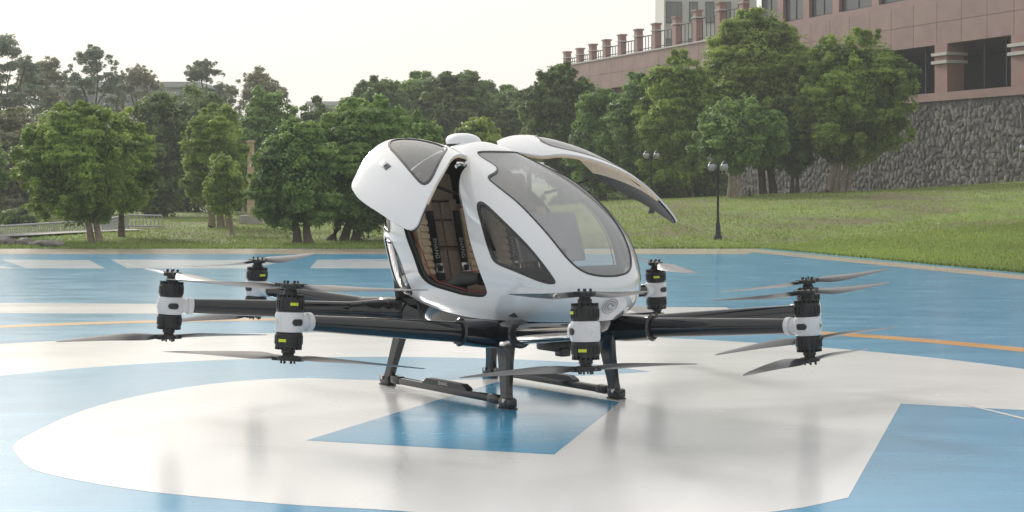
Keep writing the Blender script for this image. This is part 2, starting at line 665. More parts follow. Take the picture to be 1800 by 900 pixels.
def build_grass():
    n = 130000
    # denser close to the pad
    y = 31.9 + 34 * RNG.random(n) ** 1.8
    x = (RNG.random(n) * 1.5 - .80) * .66 * y
    right = RNG.random(n) < .35
    tt = RNG.random(n) * 9.5
    oo = RNG.random(n) ** 1.5 * 9
    nr = np.array([-edge_dir.y, edge_dir.x])
    nr = nr if nr[0] > 0 else -nr
    x = np.where(right, EDGE_A.x + edge_dir.x * tt + nr[0] * (oo + .06), x)
    y = np.where(right, EDGE_A.y + edge_dir.y * tt + nr[1] * (oo + .06), y)
    z = terrain(x, y)
    keep = z > -.19
    x, y, z = x[keep], y[keep], z[keep]
    n = len(x)
    # bare, brownish patches carry less grass
    patch = np.sin(x * .55 + 1.3) * np.sin(y * .37) + .5 * np.sin(x * 1.7 + y * .8)
    a = RNG.random(n) * 6.283
    w = (.012 + .018 * RNG.random(n))
    h = (.025 + .035 * RNG.random(n)) * np.where(patch < -.7, .5, 1)
    lx, ly = (RNG.random(n) - .5) * .06, (RNG.random(n) - .5) * .06
    v = np.zeros((n, 3, 3))
    v[:, 0] = np.stack([x - np.cos(a) * w, y - np.sin(a) * w, z - .01], -1)
    v[:, 1] = np.stack([x + np.cos(a) * w, y + np.sin(a) * w, z - .01], -1)
    v[:, 2] = np.stack([x + lx, y + ly, z + h], -1)
    tone = np.clip(.45 + .25 * patch + .35 * (RNG.random(n) - .5), 0, 1)
    me = fast_mesh('grass', v.reshape(-1, 3), 3, np.repeat(tone, 3))
    me.materials.append(GRASS)
    o = mesh_obj('grass', me)
    tag(o, 'short mown green grass on the lawn behind the pad', 'grass', kind='stuff')


def fast_mesh(name, verts, k, tone=None):
    """mesh of separate k-gons from a vertex array"""
    me = bpy.data.meshes.new(name)
    nv = len(verts)
    nf = nv // k
    me.vertices.add(nv)
    me.vertices.foreach_set('co', np.asarray(verts, np.float32).ravel())
    me.loops.add(nv)
    me.loops.foreach_set('vertex_index', np.arange(nv, dtype=np.int32))
    me.polygons.add(nf)
    me.polygons.foreach_set('loop_start', np.arange(0, nv, k, dtype=np.int32))
    if tone is not None:
        at = me.attributes.new('tone', 'FLOAT', 'POINT')
        at.data.foreach_set('value', np.asarray(tone, np.float32))
    me.update(calc_edges=True)
    return me


build_grass()

# ------------------------------------------------------------------ building on the right
PINK = mat('pink_granite', (.235, .143, .125), .55, noise=(1.2, .16, 8), objrand=.07, bump=(30, .15, .01))
PINK_DK = mat('pink_granite_column', (.245, .138, .118), .5, noise=(2, .14, 7))
TRIM = mat('white_trim', (.44, .42, .40), .6, noise=(3, .1))
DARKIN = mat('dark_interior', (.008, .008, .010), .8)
STEEL = mat('dark_steel', (.035, .037, .042), .45, .3)
WINGL = mat('window_glass', (.10, .115, .12), .06, ior=1.5)
GREYWALL = mat('pale_grey_wall', (.42, .42, .41), .8, noise=(.8, .06))
MORTAR = mat('mortar', (.108, .105, .104), .9, noise=(2.5, .35, 8), bump=(12, .6, .03))
STONE = mat('grey_rubble_stone', (.138, .128, .120), .9, noise=(1.3, .6, 8), objrand=.45, bump=(9, .6, .03))

FANG = math.atan2(FDIR.y, FDIR.x)


def fbox(mb, t0, t1, o0, o1, z0, z1, mi=0):
    """box in facade coordinates: t along, o outward, z up"""
    P = []
    for z in (z0, z1):
        for t, o in ((t0, o0), (t1, o0), (t1, o1), (t0, o1)):
            p = fac(t, o)
            P.append((p.x, p.y, z))
    return mb.add(P, [(0, 1, 2, 3), (7, 6, 5, 4), (4, 5, 1, 0), (5, 6, 2, 1), (6, 7, 3, 2), (7, 4, 0, 3)], mi)


def fpart(name, m, parent, *a):
    mb = MB()
    fbox(mb, *a)
    o = mb.build(name, m)
    bm = bmesh.new()
    bm.from_mesh(o.data)
    bmesh.ops.recalc_face_normals(bm, faces=bm.faces)
    bm.to_mesh(o.data)
    bm.free()
    if parent:
        o.parent = parent
        o.matrix_parent_inverse = parent.matrix_basis.inverted()
    return o


bld = empty('terrace_building', (FB.x, FB.y, 4.4))
tag(bld, 'pink granite building with dark open gallery and white-banded columns on the stone wall', 'building')
bpy.context.view_layer.update()
T0, T1 = -14.0, 45.5
fpart('sill', PINK, bld, T0, T1, -.4, .06, 4.40, 4.72)
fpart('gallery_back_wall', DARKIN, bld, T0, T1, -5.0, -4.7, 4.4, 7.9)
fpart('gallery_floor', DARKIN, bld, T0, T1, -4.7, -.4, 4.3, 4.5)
fpart('beam_core', PINK, bld, T0, T1, -4.7, -.06, 6.62, 8.30)
t = T0
k = 0
while t < T1 - .1:                               # granite facing panels with open joints
    w = 1.62
    fpart('panel', PINK, bld, t + .012, min(t + w, T1) - .012, -.06, .0, 6.60, 7.46)
    fpart('panel', PINK, bld, t + .012, min(t + w, T1) - .012, -.06, .0, 7.475, 8.32)
    t += w
fpart('coping', TRIM, bld, 18.5, T1 + .05, -.45, .05, 8.32, 8.40)
for i, t in enumerate(np.arange(-9.4, 44, 4.83)):
    t = float(t) + .05
    c = fpart('column', PINK_DK, bld, t - .42, t + .42, -.75, .02, 4.722, 6.60)
    for z in (6.15, 5.84):
        cap = fpart('column_band', TRIM, bld, t - .52, t + .52, -.85, .12, z, z + .12)
        cap.parent = c
        cap.matrix_parent_inverse = Matrix.Identity(4)
for t in (1.75, 3.1, -1.9, 7.0, 8.6):
    fpart('gallery_post', STEEL, bld, t, t + .06, -.6, -.54, 4.722, 6.60)
fpart('gallery_door', GREYWALL, bld, 1.0, 1.5, -4.69, -4.6, 4.75, 6.45)

# railing pillars on the terrace (left) and the windowed storey (right)
pt = []
for px in (992, 1014.7, 1037, 1061, 1088, 1117, 1148, 1184, 1220, 1261, 1302):
    k = (px - 900) / FPX
    pt.append((FB.x - k * FB.y) / (k * FDIR.y - FDIR.x))
for i, t in enumerate(pt):
    ph = float(np.interp(t, [20, 44], [10.3, 9.15]))
    c = fpart('railing_pillar', PINK_DK, bld, t - .22, t + .22, -.36, -.02, 8.40, ph)
    for z0, z1, e in ((ph - .34, ph - .28, .05), (ph, ph + .09, .05)):
        cap = fpart('pillar_cap', TRIM if e and z1 < ph else PINK_DK, bld, t - .22 - e, t + .22 + e, -.36 - e, -.02 + e, z0, z1)
        cap.parent = c
        cap.matrix_parent_inverse = Matrix.Identity(4)
    if i + 1 < len(pt):
        mb = MB()
        a, b = pt[i + 1] + .19, t - .19
        fbox(mb, a, b, -.20, -.15, ph - .42, ph - .37)
        fbox(mb, a, b, -.20, -.15, 8.52, 8.56)
        nb = 5
        for q in range(1, nb):
            tt = a + (b - a) * q / nb
            fbox(mb, tt - .018, tt + .018, -.19, -.16, 8.40, ph - .38)
        o = mb.build('railing', STEEL)
        o.parent = bld
        o.matrix_parent_inverse = bld.matrix_basis.inverted()
# upper storey
fpart('upper_wall', PINK, bld, T0, 21.0, -4.7, -.5, 8.30, 8.66)
fpart('upper_wall', PINK, bld, T0, 21.0, -4.7, -.5, 10.35, 11.6)
wt = [-14, -9.2, -4.4, .4, 5.2, 10.4, 13.6, 16.2, 18.6, 21.0]
for i in range(len(wt) - 1):
    a, b = wt[i], wt[i + 1]
    g = .55
    fpart('pier', PINK_DK, bld, a, a + g, -4.7, -.5, 8.66, 10.35)
    wnd = fpart('window', STEEL, bld, a + g, b, -.72, -.66, 8.66, 8.74)
    for z0, z1, u0, u1 in ((10.27, 10.35, a + g, b), (8.74, 10.27, a + g, a + g + .07), (8.74, 10.27, b - .07, b), (8.74, 10.27, (a + g + b) / 2 - .03, (a + g + b) / 2 + .03)):
        fr = fpart('frame', STEEL, None, u0, u1, -.72, -.66, z0, z1)
        fr.parent = wnd
        fr.matrix_parent_inverse = Matrix.Identity(4)
    pa = fpart('pane', WINGL, None, a + g + .07, b - .07, -.71, -.69, 8.74, 10.27)
    pa.parent = wnd
    pa.matrix_parent_inverse = Matrix.Identity(4)

# pale block behind the terrace
gb = empty('grey_building', (gx(1235, 118), 118, 0))
tag(gb, 'pale grey block with narrow windows behind the terrace railing', 'building')
gxa, gxb = gx(1169, 118) - gb.location.x, gx(1330, 118) - gb.location.x
GW, GH0, GH1 = 8.0, 6.0, 19.0
MB().box(((gxa + gxb) / 2, GW / 2, (GH0 + GH1) / 2), (gxb - gxa, GW, GH1 - GH0)).build('wall', GREYWALL, gb)
MB().box((gxa - .06, -.2, (GH0 + GH1) / 2), (.12, .6, GH1 - GH0)).build('corner_strip', TRIM, gb)
for px in (1173, 1186, 1214, 1243, 1272, 1300):
    for z in (10.6, 13.2, 16.0):
        x = gx(px + 5, 118) - gb.location.x
        fr = MB().box((x, -.03, z), (.62, .10, 1.5)).build('window', STEEL, gb)
        MB().box((x - .14, -.09, z), (.24, .03, 1.36)).box((x + .14, -.09, z), (.24, .03, 1.36)).build('pane', WINGL, fr)

# ------------------------------------------------------------------ rubble retaining wall
sw = empty('stone_retaining_wall', (FB.x, FB.y, 0))
tag(sw, 'dark grey rubble stone retaining wall at the top of the grass slope', 'wall')
bpy.context.view_layer.update()
fpart('mortar_core', MORTAR, sw, T0, T1, -.5, -.05, -1.5, 4.40)


def stone_mesh(i):
    rr = random.Random(100 + i)
    n = 7
    out = []
    for k in range(n):
        a = 2 * math.pi * k / n + rr.uniform(-.25, .25)
        q = rr.uniform(.70, 1.18)
        out.append((q * math.cos(a) * .5, q * math.sin(a) * .5))
    vs = [(x, 0, z) for x, z in out] + [(x * .98, .035, z * .98) for x, z in out] + [(x * .80, .062 + rr.uniform(-.012, .012), z * .80) for x, z in out]
    fs = []
    for L in range(2):
        fs += [(L * n + k, L * n + (k + 1) % n, (L + 1) * n + (k + 1) % n, (L + 1) * n + k) for k in range(n)]
    fs.append(tuple(range(2 * n, 3 * n)))
    mb = MB().add(vs, [tuple(reversed(f)) for f in fs])
    return mb.mesh('stone', STONE, 40)


SM = [stone_mesh(i) for i in range(10)]
stones = []
z = -1.3
while z < 4.3:
    h = random.uniform(.19, .30)
    t = T0 + random.random() * .3
    while t < T1:
        w = random.uniform(.19, .38)
        tc_, zc = t + w / 2, z + h / 2 + random.uniform(-.12, .12)
        if zc - h / 2 > wall_base(tc_) - .35 and zc + h * .5 < 4.42:
            stones.append((tc_, zc, w * random.uniform(.85, 1.45), h * random.uniform(.85, 1.5), random.uniform(-1.5, 1.5), random.randrange(10)))
        t += w
    z += h * .96
vis = [s for s in stones if -.3 < s[0] < 9.6]
vis.sort(key=lambda s: s[0])
singles = vis[:300]
rest = [s for s in stones if s not in set(singles)]


def stone_mx(s):
    p = fac(s[0], -.05)
    ang = math.atan2(FNRM.y, FNRM.x) - math.pi / 2
    return Matrix.Translation((p.x, p.y, s[1])) @ Matrix.Rotation(ang, 4, 'Z') @ Matrix.Rotation(s[4], 4, 'Y') @ Matrix.Diagonal((s[2], .6, s[3], 1))


swi = sw.matrix_basis.inverted()
for s in singles:
    mesh_obj('stone', SM[s[5]], sw, swi @ stone_mx(s))
mb = MB()
for s in rest:
    M = swi @ stone_mx(s)
    me = SM[s[5]]
    mb.add([M @ v.co for v in me.vertices], [tuple(p.vertices) for p in me.polygons])
tag(mb.build('rubble_stones', STONE, sw, 40), kind='stuff')

# ------------------------------------------------------------------ far left buildings and hill
FARWALL = mat('far_grey_concrete', (.33, .34, .35), .8, noise=(.3, .08))
FARDK = mat('far_window', (.10, .12, .14), .2)


def far_block(name, label, d, px0, px1, ytop, rows, cols, depth=14):
    x0, x1, zt = gx(px0, d), gx(px1, d), gz(ytop, d)
    o = empty(name, ((x0 + x1) / 2, d, 0))
    tag(o, label, 'building')
    w = x1 - x0
    MB().box((0, depth / 2, zt / 2 - .5), (w, depth, zt + 1)).build('wall', FARWALL, o)
    MB().box((0, depth / 2 - .2, zt + .15), (w + .8, depth + .8, .5)).build('roof', FARWALL, o)
    for r in range(rows):
        for c in range(cols):
            x = -w / 2 + (c + .5) * w / cols
            zz = zt - 1.4 - r * 2.6
            wn_ = MB().box((x, -.02, zz), (w / cols * .72, .08, 1.35)).build('window', TRIM, o)
            MB().box((x, -.07, zz), (w / cols * .64, .04, 1.15)).build('pane', FARDK, wn_)


far_block('office_block', 'long grey building half hidden behind the left trees', 150, 70, 345, 152, 3, 11)
far_block('low_block', 'distant low grey roof between tree tops', 210, 545, 640, 184, 1, 5)


# ------------------------------------------------------------------ trees
BARK = mat('bark', (.12, .09, .065), .9, noise=(6, .35, 8), bump=(14, .8, .03))
BARK_PALE = mat('pale_bark', (.27, .22, .165), .9, noise=(5, .3, 8), bump=(14, .8, .03))
LEAF = {
    'bright': leaf_mat('leaves_bright', (.075, .130, .026), (.345, .470, .105), .42),
    'mid': leaf_mat('leaves_mid', (.072, .128, .038), (.275, .415, .120), .4),
    'deep': leaf_mat('leaves_deep', (.070, .105, .042), (.220, .310, .105)),
    'yellow': leaf_mat('leaves_yellow', (.100, .155, .032), (.390, .500, .125), .42),
    'olive': leaf_mat('leaves_olive_hazed', (.160, .165, .100), (.340, .345, .210)),  # olive leaf colour, paled to carry the haze of the far trees
    'hazy_blue': leaf_mat('leaves_blue_hazed', (.110, .145, .105), (.270, .330, .225)),  # bluish leaves, distance haze mixed into their colour
}


def crown_mesh(name, clumps, per_area, leaf, mk, seed, drop=0.0, aspect=2.0, fill=None):
    """leaves over a set of clump balls: (centre, radius, tone)"""
    rg = np.random.default_rng(seed)
    V, TN = [], []
    for c, r, tone, sq in clumps:
        n = max(int(per_area * .86 * 4 * math.pi * r * r), 25)
        d = rg.normal(size=(n, 3))
        d /= np.linalg.norm(d, axis=1)[:, None]
        flip = rg.random(n) < .62
        d[:, 2] = np.where(flip, np.abs(d[:, 2]), d[:, 2])
        rad = r * (.45 + .62 * rg.random(n) ** .55)
        # lumpy outline
        lump = 1 + .22 * np.sin(d[:, 0] * 5 + c[0] * 9) * np.sin(d[:, 1] * 6 + c[1] * 7) + .18 * np.sin(d[:, 2] * 8 + c[2] * 11)
        P = np.asarray(c) + d * (rad * lump)[:, None] * np.array([1, 1, sq])
        nrm = d + rg.normal(size=(n, 3)) * .5 + np.array([0, 0, .6])
        nrm /= np.linalg.norm(nrm, axis=1)[:, None]
        ax = rg.normal(size=(n, 3)) + np.array([0, 0, -drop])
        ax -= nrm * (ax * nrm).sum(1)[:, None]
        ax /= np.linalg.norm(ax, axis=1)[:, None]
        bx = np.cross(nrm, ax)
        L = leaf * (.6 + .8 * rg.random(n))
        W = L / aspect
        q = np.stack([P - ax * L[:, None] * .5 - bx * W[:, None] * .55, P - ax * L[:, None] * .4 + bx * W[:, None] * .55,
                      P + ax * L[:, None] * .6 - nrm * L[:, None] * .12], 1)
        V.append(q.reshape(-1, 3))
        tn = np.clip(tone + .22 * (rg.random(n) - .5), 0, 1)
        TN.append(np.repeat(tn, 3))
    if fill is not None:
        c, rx, ry, rz, n = fill
        d = rg.normal(size=(n, 3))
        d /= np.linalg.norm(d, axis=1)[:, None]
        lump = 1 + .16 * np.sin(d[:, 0] * 7 + seed) * np.sin(d[:, 2] * 6 + seed * 2) + .1 * np.sin(d[:, 1] * 9 + seed)
        P = np.asarray(c) + d * ((.35 + .62 * rg.random(n) ** .5) * lump)[:, None] * np.array([rx, ry, rz])
        nrm = d + rg.normal(size=(n, 3)) * .6 + np.array([0, 0, .5])
        nrm /= np.linalg.norm(nrm, axis=1)[:, None]
        ax = rg.normal(size=(n, 3)) + np.array([0, 0, -drop])
        ax -= nrm * (ax * nrm).sum(1)[:, None]
        ax /= np.linalg.norm(ax, axis=1)[:, None]
        bx = np.cross(nrm, ax)
        L = leaf * (.6 + .8 * rg.random(n))
        W = L / aspect
        q = np.stack([P - ax * L[:, None] * .5 - bx * W[:, None] * .55, P - ax * L[:, None] * .4 + bx * W[:, None] * .55, P + ax * L[:, None] * .6 - nrm * L[:, None] * .12], 1)
        V.append(q.reshape(-1, 3))
        TN.append(np.repeat(np.clip(.5 + .5 * (rg.random(n) - .5) + .3 * np.sin(P[:, 0] * 3 / rx + seed) * np.sin(P[:, 2] * 4 / rz), 0, 1), 3))
    me = fast_mesh(name, np.concatenate(V), 3, np.concatenate(TN))
    me.materials.append(LEAF[mk])
    return me


def tree(name, label, px, d, ytop, ybase, wpx, cbot, leafkind, seed, nclump=34, leaf=.10, per=900, trunk_px=None, tr=.10, ntr=1,
         bark=None, sparse=False, lean=0.0, flat=1.0, group=None, z0=None, cat='tree', top_narrow=.75, cl=.30, drop=.3):
    """a tree seen at photo column px, its crown wpx wide from row ytop to row cbot, foot at ybase"""
    rr = random.Random(seed)
    x = gx(px, d)
    tx = gx(trunk_px if trunk_px else px, d)
    zb = float(terrain(tx, d)) if z0 is None else z0
    zt, zc = gz(ytop, d), gz(cbot, d)
    rx = wpx * d / FPX / 2
    rz = max((zt - zc) / 2, .3)
    cz = (zt + zc) / 2
    root = empty(name, (tx, d, zb))
    tag(root, label, cat, group)
    clumps = []
    for i in range(nclump):
        u = rr.uniform(-1, 1)
        a = rr.uniform(0, 2 * math.pi)
        if rr.random() < .7:
            a = rr.uniform(-math.pi, 0) if rr.random() < .6 else a
        q = math.sqrt(max(1 - abs(u) ** 2.6, 0))
        rad = rr.uniform(.52, 1.0) if i % 5 else rr.uniform(.1, .5)
        w = q * (1 - (1 - top_narrow) * max(u, 0))
        c = ((x - tx) + math.cos(a) * rx * w * rad, math.sin(a) * rx * flat * w * rad, (cz - zb) + u * rz * rr.uniform(.72, .92))
        cr_ = min(rx, rz) * cl * rr.uniform(.55, 1.2)
        clumps.append((c, cr_, min(max(.5 + rr.uniform(-.42, .42), .03), .97), rr.uniform(.5, .8)))
    # loose sprigs that break the outline
    for i in range(int(nclump * 1.1)):
        u = rr.uniform(-.8, 1)
        a = rr.uniform(0, 2 * math.pi)
        w = math.sqrt(max(1 - abs(u) ** 2.6, 0)) * (1 - (1 - top_narrow) * max(u, 0))
        rad = rr.uniform(.86, 1.12)
        clumps.append((((x - tx) + math.cos(a) * rx * w * rad, math.sin(a) * rx * flat * w * rad, (cz - zb) + u * rz * rr.uniform(.9, 1.06)),
                       min(rx, rz) * cl * rr.uniform(.22, .5), rr.uniform(.35, .95), rr.uniform(.8, 1.3)))
    nfill = 0 if sparse else int(min(per * .36 * 4 * math.pi * rx * rz, 22000))
    me = crown_mesh('crown', clumps, per, leaf, leafkind, seed, drop, fill=(((x - tx), 0, cz - zb), rx * .93, rx * flat * .93, rz * .93, nfill) if nfill else None)
    mesh_obj('crown', me, root)
    # trunk and limbs
    mb = MB()
    fork = max((zc - zb) + rz * .35, .3)
    for k in range(ntr):
        off = Vector(((k - (ntr - 1) / 2) * tr * 1.6, rr.uniform(-.05, .05), 0))
        topx = (x - tx) * .5 + lean
        pts = [off * 1.6 + Vector((0, 0, -.12)), off * 1.1 + Vector((0, 0, .04)), off + Vector((topx * .3, 0, fork * .4)), off * 1.2 + Vector((topx * .8, 0, fork))]
        r0 = tr * (1 if ntr == 1 else .7)
        mb.tube(pts, [r0 * 1.7, r0 * 1.15, r0 * .9, r0 * .7], 9)
        base = pts[-1]
        for j in range(10 if sparse else 7):
            c = clumps[rr.randrange(len(clumps))][0]
            mid = base.lerp(Vector(c), .5) + Vector((rr.uniform(-.1, .1), rr.uniform(-.1, .1), .1)) * rx
            mb.tube([base - Vector((0, 0, .05)), mid, Vector(c)], [r0 * .5, r0 * .3, r0 * .08], 6)
    mb.build('trunk', bark or BARK, root, 60)
    return root


# --- left lawn
tree('ficus_tree', 'round bushy bright green tree with forked trunk, nearest on the left lawn', 140, 35.4, 184, 425, 205, 402, 'bright', 11, 64, .078, 1700, 168, .10, 2, BARK_PALE, cl=.24)
tree('ficus_tree', 'slim green tree with leaning trunk close behind the round bushy left tree', 222, 38, 196, 418, 92, 384, 'bright', 12, 34, .078, 1600, 214, .075, 1, BARK, lean=-.06, cl=.42)
tree('ficus_tree', 'tall column-shaped green tree beside the beige pillar', 377, 46, 186, 402, 112, 378, 'bright', 13, 56, .085, 1400, 388, .14, 3, BARK_PALE, top_narrow=.95, cl=.30)
tree('ficus_tree', 'smaller green tree in front of the column-shaped tree', 393, 40.5, 268, 412, 70, 385, 'bright', 14, 26, .072, 1700, 408, .05, 1, BARK_PALE, cl=.36)
tree('ficus_tree', 'broad dark green tree with drooping branches just left of the aircraft', 640, 36, 180, 430, 230, 412, 'mid', 15, 80, .078, 1600, 605, .14, 3, BARK, cl=.24, top_narrow=.8)
tree('ficus_tree', 'rounded green tree with low skirts beside the broad dark tree', 520, 34.5, 212, 434, 150, 415, 'mid', 16, 52, .078, 1600, 532, .13, 2, BARK, cl=.28)
tree('ficus_tree', 'green tree standing behind the raised left door', 735, 41, 205, 415, 120, 400, 'mid', 17, 40, .085, 1400, 730, .10, 2, BARK, cl=.30)
# --- second row left
SEC = [(25, 58, 190, 130, 388, 'olive', 'olive-brown tree at the left edge behind the round bushy tree'),
       (110, 66, 190, 130, 388, 'deep', 'dark tree filling the gap behind the round bushy tree'),
       (285, 60, 160, 120, 392, 'deep', 'tall dark tree between the round bushy tree and the column-shaped tree'),
       (345, 70, 150, 120, 388, 'deep', 'tall shaded tree behind the column-shaped tree'),
       (470, 62, 165, 130, 392, 'mid', 'tall green tree behind the beige pillar'),
       (560, 66, 178, 110, 390, 'deep', 'dark tree behind the broad drooping tree')]
for i, (px, d, yt, w, cb, lk, lb) in enumerate(SEC):
    tree('broadleaf_tree', lb, px, d, yt, cb + 6, w * 1.15, cb, lk, 30 + i, 56, .145, 520, None, .12, 1, BARK, cl=.28, group='second row of trees on the left')
for i, (px, d, yt, w, lb) in enumerate(((-110, 40, 190, 220, 'bushy green tree past the left edge of the lawn'), (-60, 62, 150, 170, 'tall dark tree past the left edge behind the lawn'), (-330, 52, 140, 260, 'broad green tree far past the left edge'))):
    tree('broadleaf_tree', lb, px, d, yt, 400, w, 392, 'mid', 130 + i, 44, .16, 330, None, .12, 2, BARK, cl=.28)
# --- hazy thin-crowned trees far left
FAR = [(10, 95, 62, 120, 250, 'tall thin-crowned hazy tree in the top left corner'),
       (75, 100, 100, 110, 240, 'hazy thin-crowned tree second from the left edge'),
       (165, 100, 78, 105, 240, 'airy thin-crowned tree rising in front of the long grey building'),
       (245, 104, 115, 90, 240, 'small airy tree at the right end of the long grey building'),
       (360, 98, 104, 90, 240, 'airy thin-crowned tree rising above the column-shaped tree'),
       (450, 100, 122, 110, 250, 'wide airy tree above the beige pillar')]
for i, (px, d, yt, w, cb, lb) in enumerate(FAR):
    tree('thin_tree', lb, px, d, yt, 330, w, cb, 'olive' if i % 2 else 'hazy_blue', 50 + i, 66, .15, 190, None, .13, 1, BARK, sparse=True, cl=.22, group='airy trees far left')
# --- centre background
CEN = [(668, 78, 142, 90, 300, 'deep', 'dark tree above the raised left door, left end of the far row'),
       (735, 84, 136, 100, 300, 'mid', 'far tree second in the row behind the aircraft'),
       (800, 82, 130, 110, 300, 'deep', 'highest dark tree of the far row behind the roof fairing'),
       (872, 86, 146, 100, 300, 'mid', 'far tree right of the highest dark tree'),
       (930, 80, 152, 90, 300, 'deep', 'dark far tree left of the railing wall'),
       (985, 66, 118, 90, 330, 'deep', 'dark tall tree in front of the left end of the railing wall')]
for i, (px, d, yt, w, cb, lk, lb) in enumerate(CEN):
    tree('broadleaf_tree', lb, px, d, yt, 370, w * 1.5, cb, lk, 70 + i, 60, .165, 420, None, .14, 1, BARK, cl=.27, top_narrow=.9, group='far row of trees behind the aircraft')
tree('young_tree', 'light green young tree just above the roof fairing', 838, 52, 210, 400, 95, 330, 'yellow', 80, 26, .13, 600, None, .06, 1, BARK, cl=.34)
# --- right slope
tree('ficus_tree', 'green tree between the aircraft and the back lamp post', 1058, 62, 150, 376, 110, 350, 'mid', 81, 48, .13, 768, None, .12, 2, BARK, cl=.28)
tree('ficus_tree', 'leafy green tree behind the back lamp post', 1128, 60, 118, 374, 130, 340, 'mid', 82, 52, .12, 800, 1110, .12, 2, BARK, cl=.27)
tree('ficus_tree', 'bright leafy tree left of the front lamp post, below the railing wall', 1190, 58, 90, 372, 150, 345, 'bright', 83, 60, .12, 800, 1212, .12, 2, BARK, cl=.25)
tree('ficus_tree', 'tallest bright green tree in front of the pink building', 1328, 61, 18, 366, 205, 300, 'yellow', 84, 92, .12, 768, 1350, .22, 2, BARK, cl=.22)
tree('ficus_tree', 'mid green tree with pale twisted trunk behind the front lamp post', 1300, 52, 170, 388, 160, 304, 'mid', 85, 54, .10, 896, 1290, .09, 3, BARK_PALE, cl=.26)
tree('ficus_tree', 'dark green tree between the tallest tree and the round right tree', 1395, 60, 120, 362, 110, 315, 'deep', 86, 44, .12, 768, 1398, .10, 2, BARK, cl=.28)
tree('ficus_tree', 'round dense green tree in front of the stone wall, rightmost', 1505, 58, 52, 352, 196, 298, 'bright', 87, 96, .11, 896, 1474, .13, 4, BARK_PALE, cl=.22, top_narrow=.85)
tree('shrub', 'dark shrub at the foot of the stone wall between two trunks', 1240, 59, 290, 372, 95, 368, 'deep', 88, 22, .10, 800, None, .05, 1, BARK, cat='shrub', cl=.36)
tree('shrub', 'low leafy shrub beside the pale twisted trunk', 1318, 53, 345, 386, 42, 384, 'mid', 89, 10, .10, 600, None, .03, 1, BARK, cat='shrub', cl=.5)
tree('shrub', 'dark shrub behind the tip of the raised right door', 1165, 63, 300, 374, 90, 370, 'deep', 90, 22, .11, 768, None, .05, 1, BARK, cat='shrub', cl=.36)
# hedge and shade plants that close the left background
tree('hedge', 'long low dark hedge behind the railing at the left edge', 30, 47, 380, 398, 60, 396, 'deep', 91, 12, .09, 900, None, .03, 1, BARK, cat='hedge', cl=.8, top_narrow=1)
for i, (px, w, lb) in enumerate(((60, 190, 'dark undergrowth at the far left behind the railing'), (270, 180, 'dark undergrowth behind the right end of the railing'),
                                 (480, 170, 'dark undergrowth behind the beige pillar'), (660, 190, 'dark undergrowth behind the broad drooping tree'),
                                 (860, 190, 'dark undergrowth behind the aircraft'), (1050, 170, 'dark undergrowth behind the right lawn'))):
    tree('undergrowth', lb, px, 72, 335, 378, w, 377, 'deep', 95 + i, 30, .22, 230, None, .04, 1, BARK, cat='bushes', cl=.45, top_narrow=1, group='undergrowth along the back of the lawn')

# a distant wooded hill on the horizon
HILL = mat('distant_hill', (.10, .13, .12), .9, noise=(.02, .2))
hv, hf = [], []
for i in range(81):
    x = -500 + i * 16
    h = 10 + 24 * math.exp(-((x + 55) / 75) ** 2) + 6 * math.sin(x * .013) + 1.6 * math.sin(x * .09)
    hv += [(x, 700, -3), (x, 712, h), (x, 760, h * .4)]
for i in range(80):
    for j in range(2):
        hf.append((i * 3 + j, i * 3 + 3 + j, i * 3 + 4 + j, i * 3 + 1 + j))
tag(MB().add(hv, hf).build('hill', HILL, None, 180), kind='structure')

# ------------------------------------------------------------------ small things on the lawn
SANDST = mat('beige_sandstone', (.46, .34, .235), .8, noise=(4, .15), objrand=.08)
PALEC = mat('pale_concrete', (.30, .285, .26), .85, noise=(3, .14), objrand=.12, bump=(20, .3, .01))
ROCK = mat('grey_rock', (.16, .15, .135), .9, noise=(5, .35, 8), bump=(10, .8, .03))
RAILM = mat('pale_rail_metal', (.42, .43, .44), .5, .2)
pl = empty('stone_pillar', (gx(441, 50), 50, float(terrain(gx(441, 50), 50))))
tag(pl, 'slender beige stone pillar beside the column-shaped tree', 'pillar')
MB().box((0, 0, .12), (.62, .62, .30), bev=.02).build('plinth', PALEC, pl)
hz = .27
for i in range(7):
    MB().box((0, 0, hz + .155), (.205 - .004 * i, .205 - .004 * i, .305), bev=.008).build('block', SANDST, pl)
    hz += .309
MB().box((0, 0, hz + .04), (.24, .24, .08), bev=.01).build('cap', SANDST, pl)

rail = empty('railing', (gx(100, 44), 44, 0))
tag(rail, 'low pale metal railing along the path on the left lawn', 'railing')
rpts = [(-8, 44.2, 398, 417), (95, 44.4, 392, 411), (180, 44.6, 387, 407), (225, 45, 378, 400), (285, 46.5, 379, 400)]
rp = []
for px, d, yt, yb in rpts:
    d = gd(yb)
    rp.append((Vector((gx(px, d) - rail.location.x, d - 44, gz(yt, d))), Vector((gx(px, d) - rail.location.x, d - 44, gz(yb, d)))))
for i in range(len(rp) - 1):
    (a0, b0), (a1, b1) = rp[i], rp[i + 1]
    MB().tube([a0, a1], .028, 6).build('top_rail', RAILM, rail)
    MB().tube([b0 + Vector((0, 0, .04)), b1 + Vector((0, 0, .04))], .022, 6).build('bottom_rail', RAILM, rail)
    MB().tube([a0, b0 - Vector((0, 0, .1))], .02, 6).build('post', RAILM, rail)
    n = max(int((a1 - a0).length / .10), 2)
    for k in range(1, n):
        MB().tube([a0.lerp(a1, k / n), b0.lerp(b1, k / n) + Vector((0, 0, .04))], .013, 4).build('bar', RAILM, rail)
MB().tube([rp[-1][0], rp[-1][1] - Vector((0, 0, .1))], .02, 6).build('post', RAILM, rail)

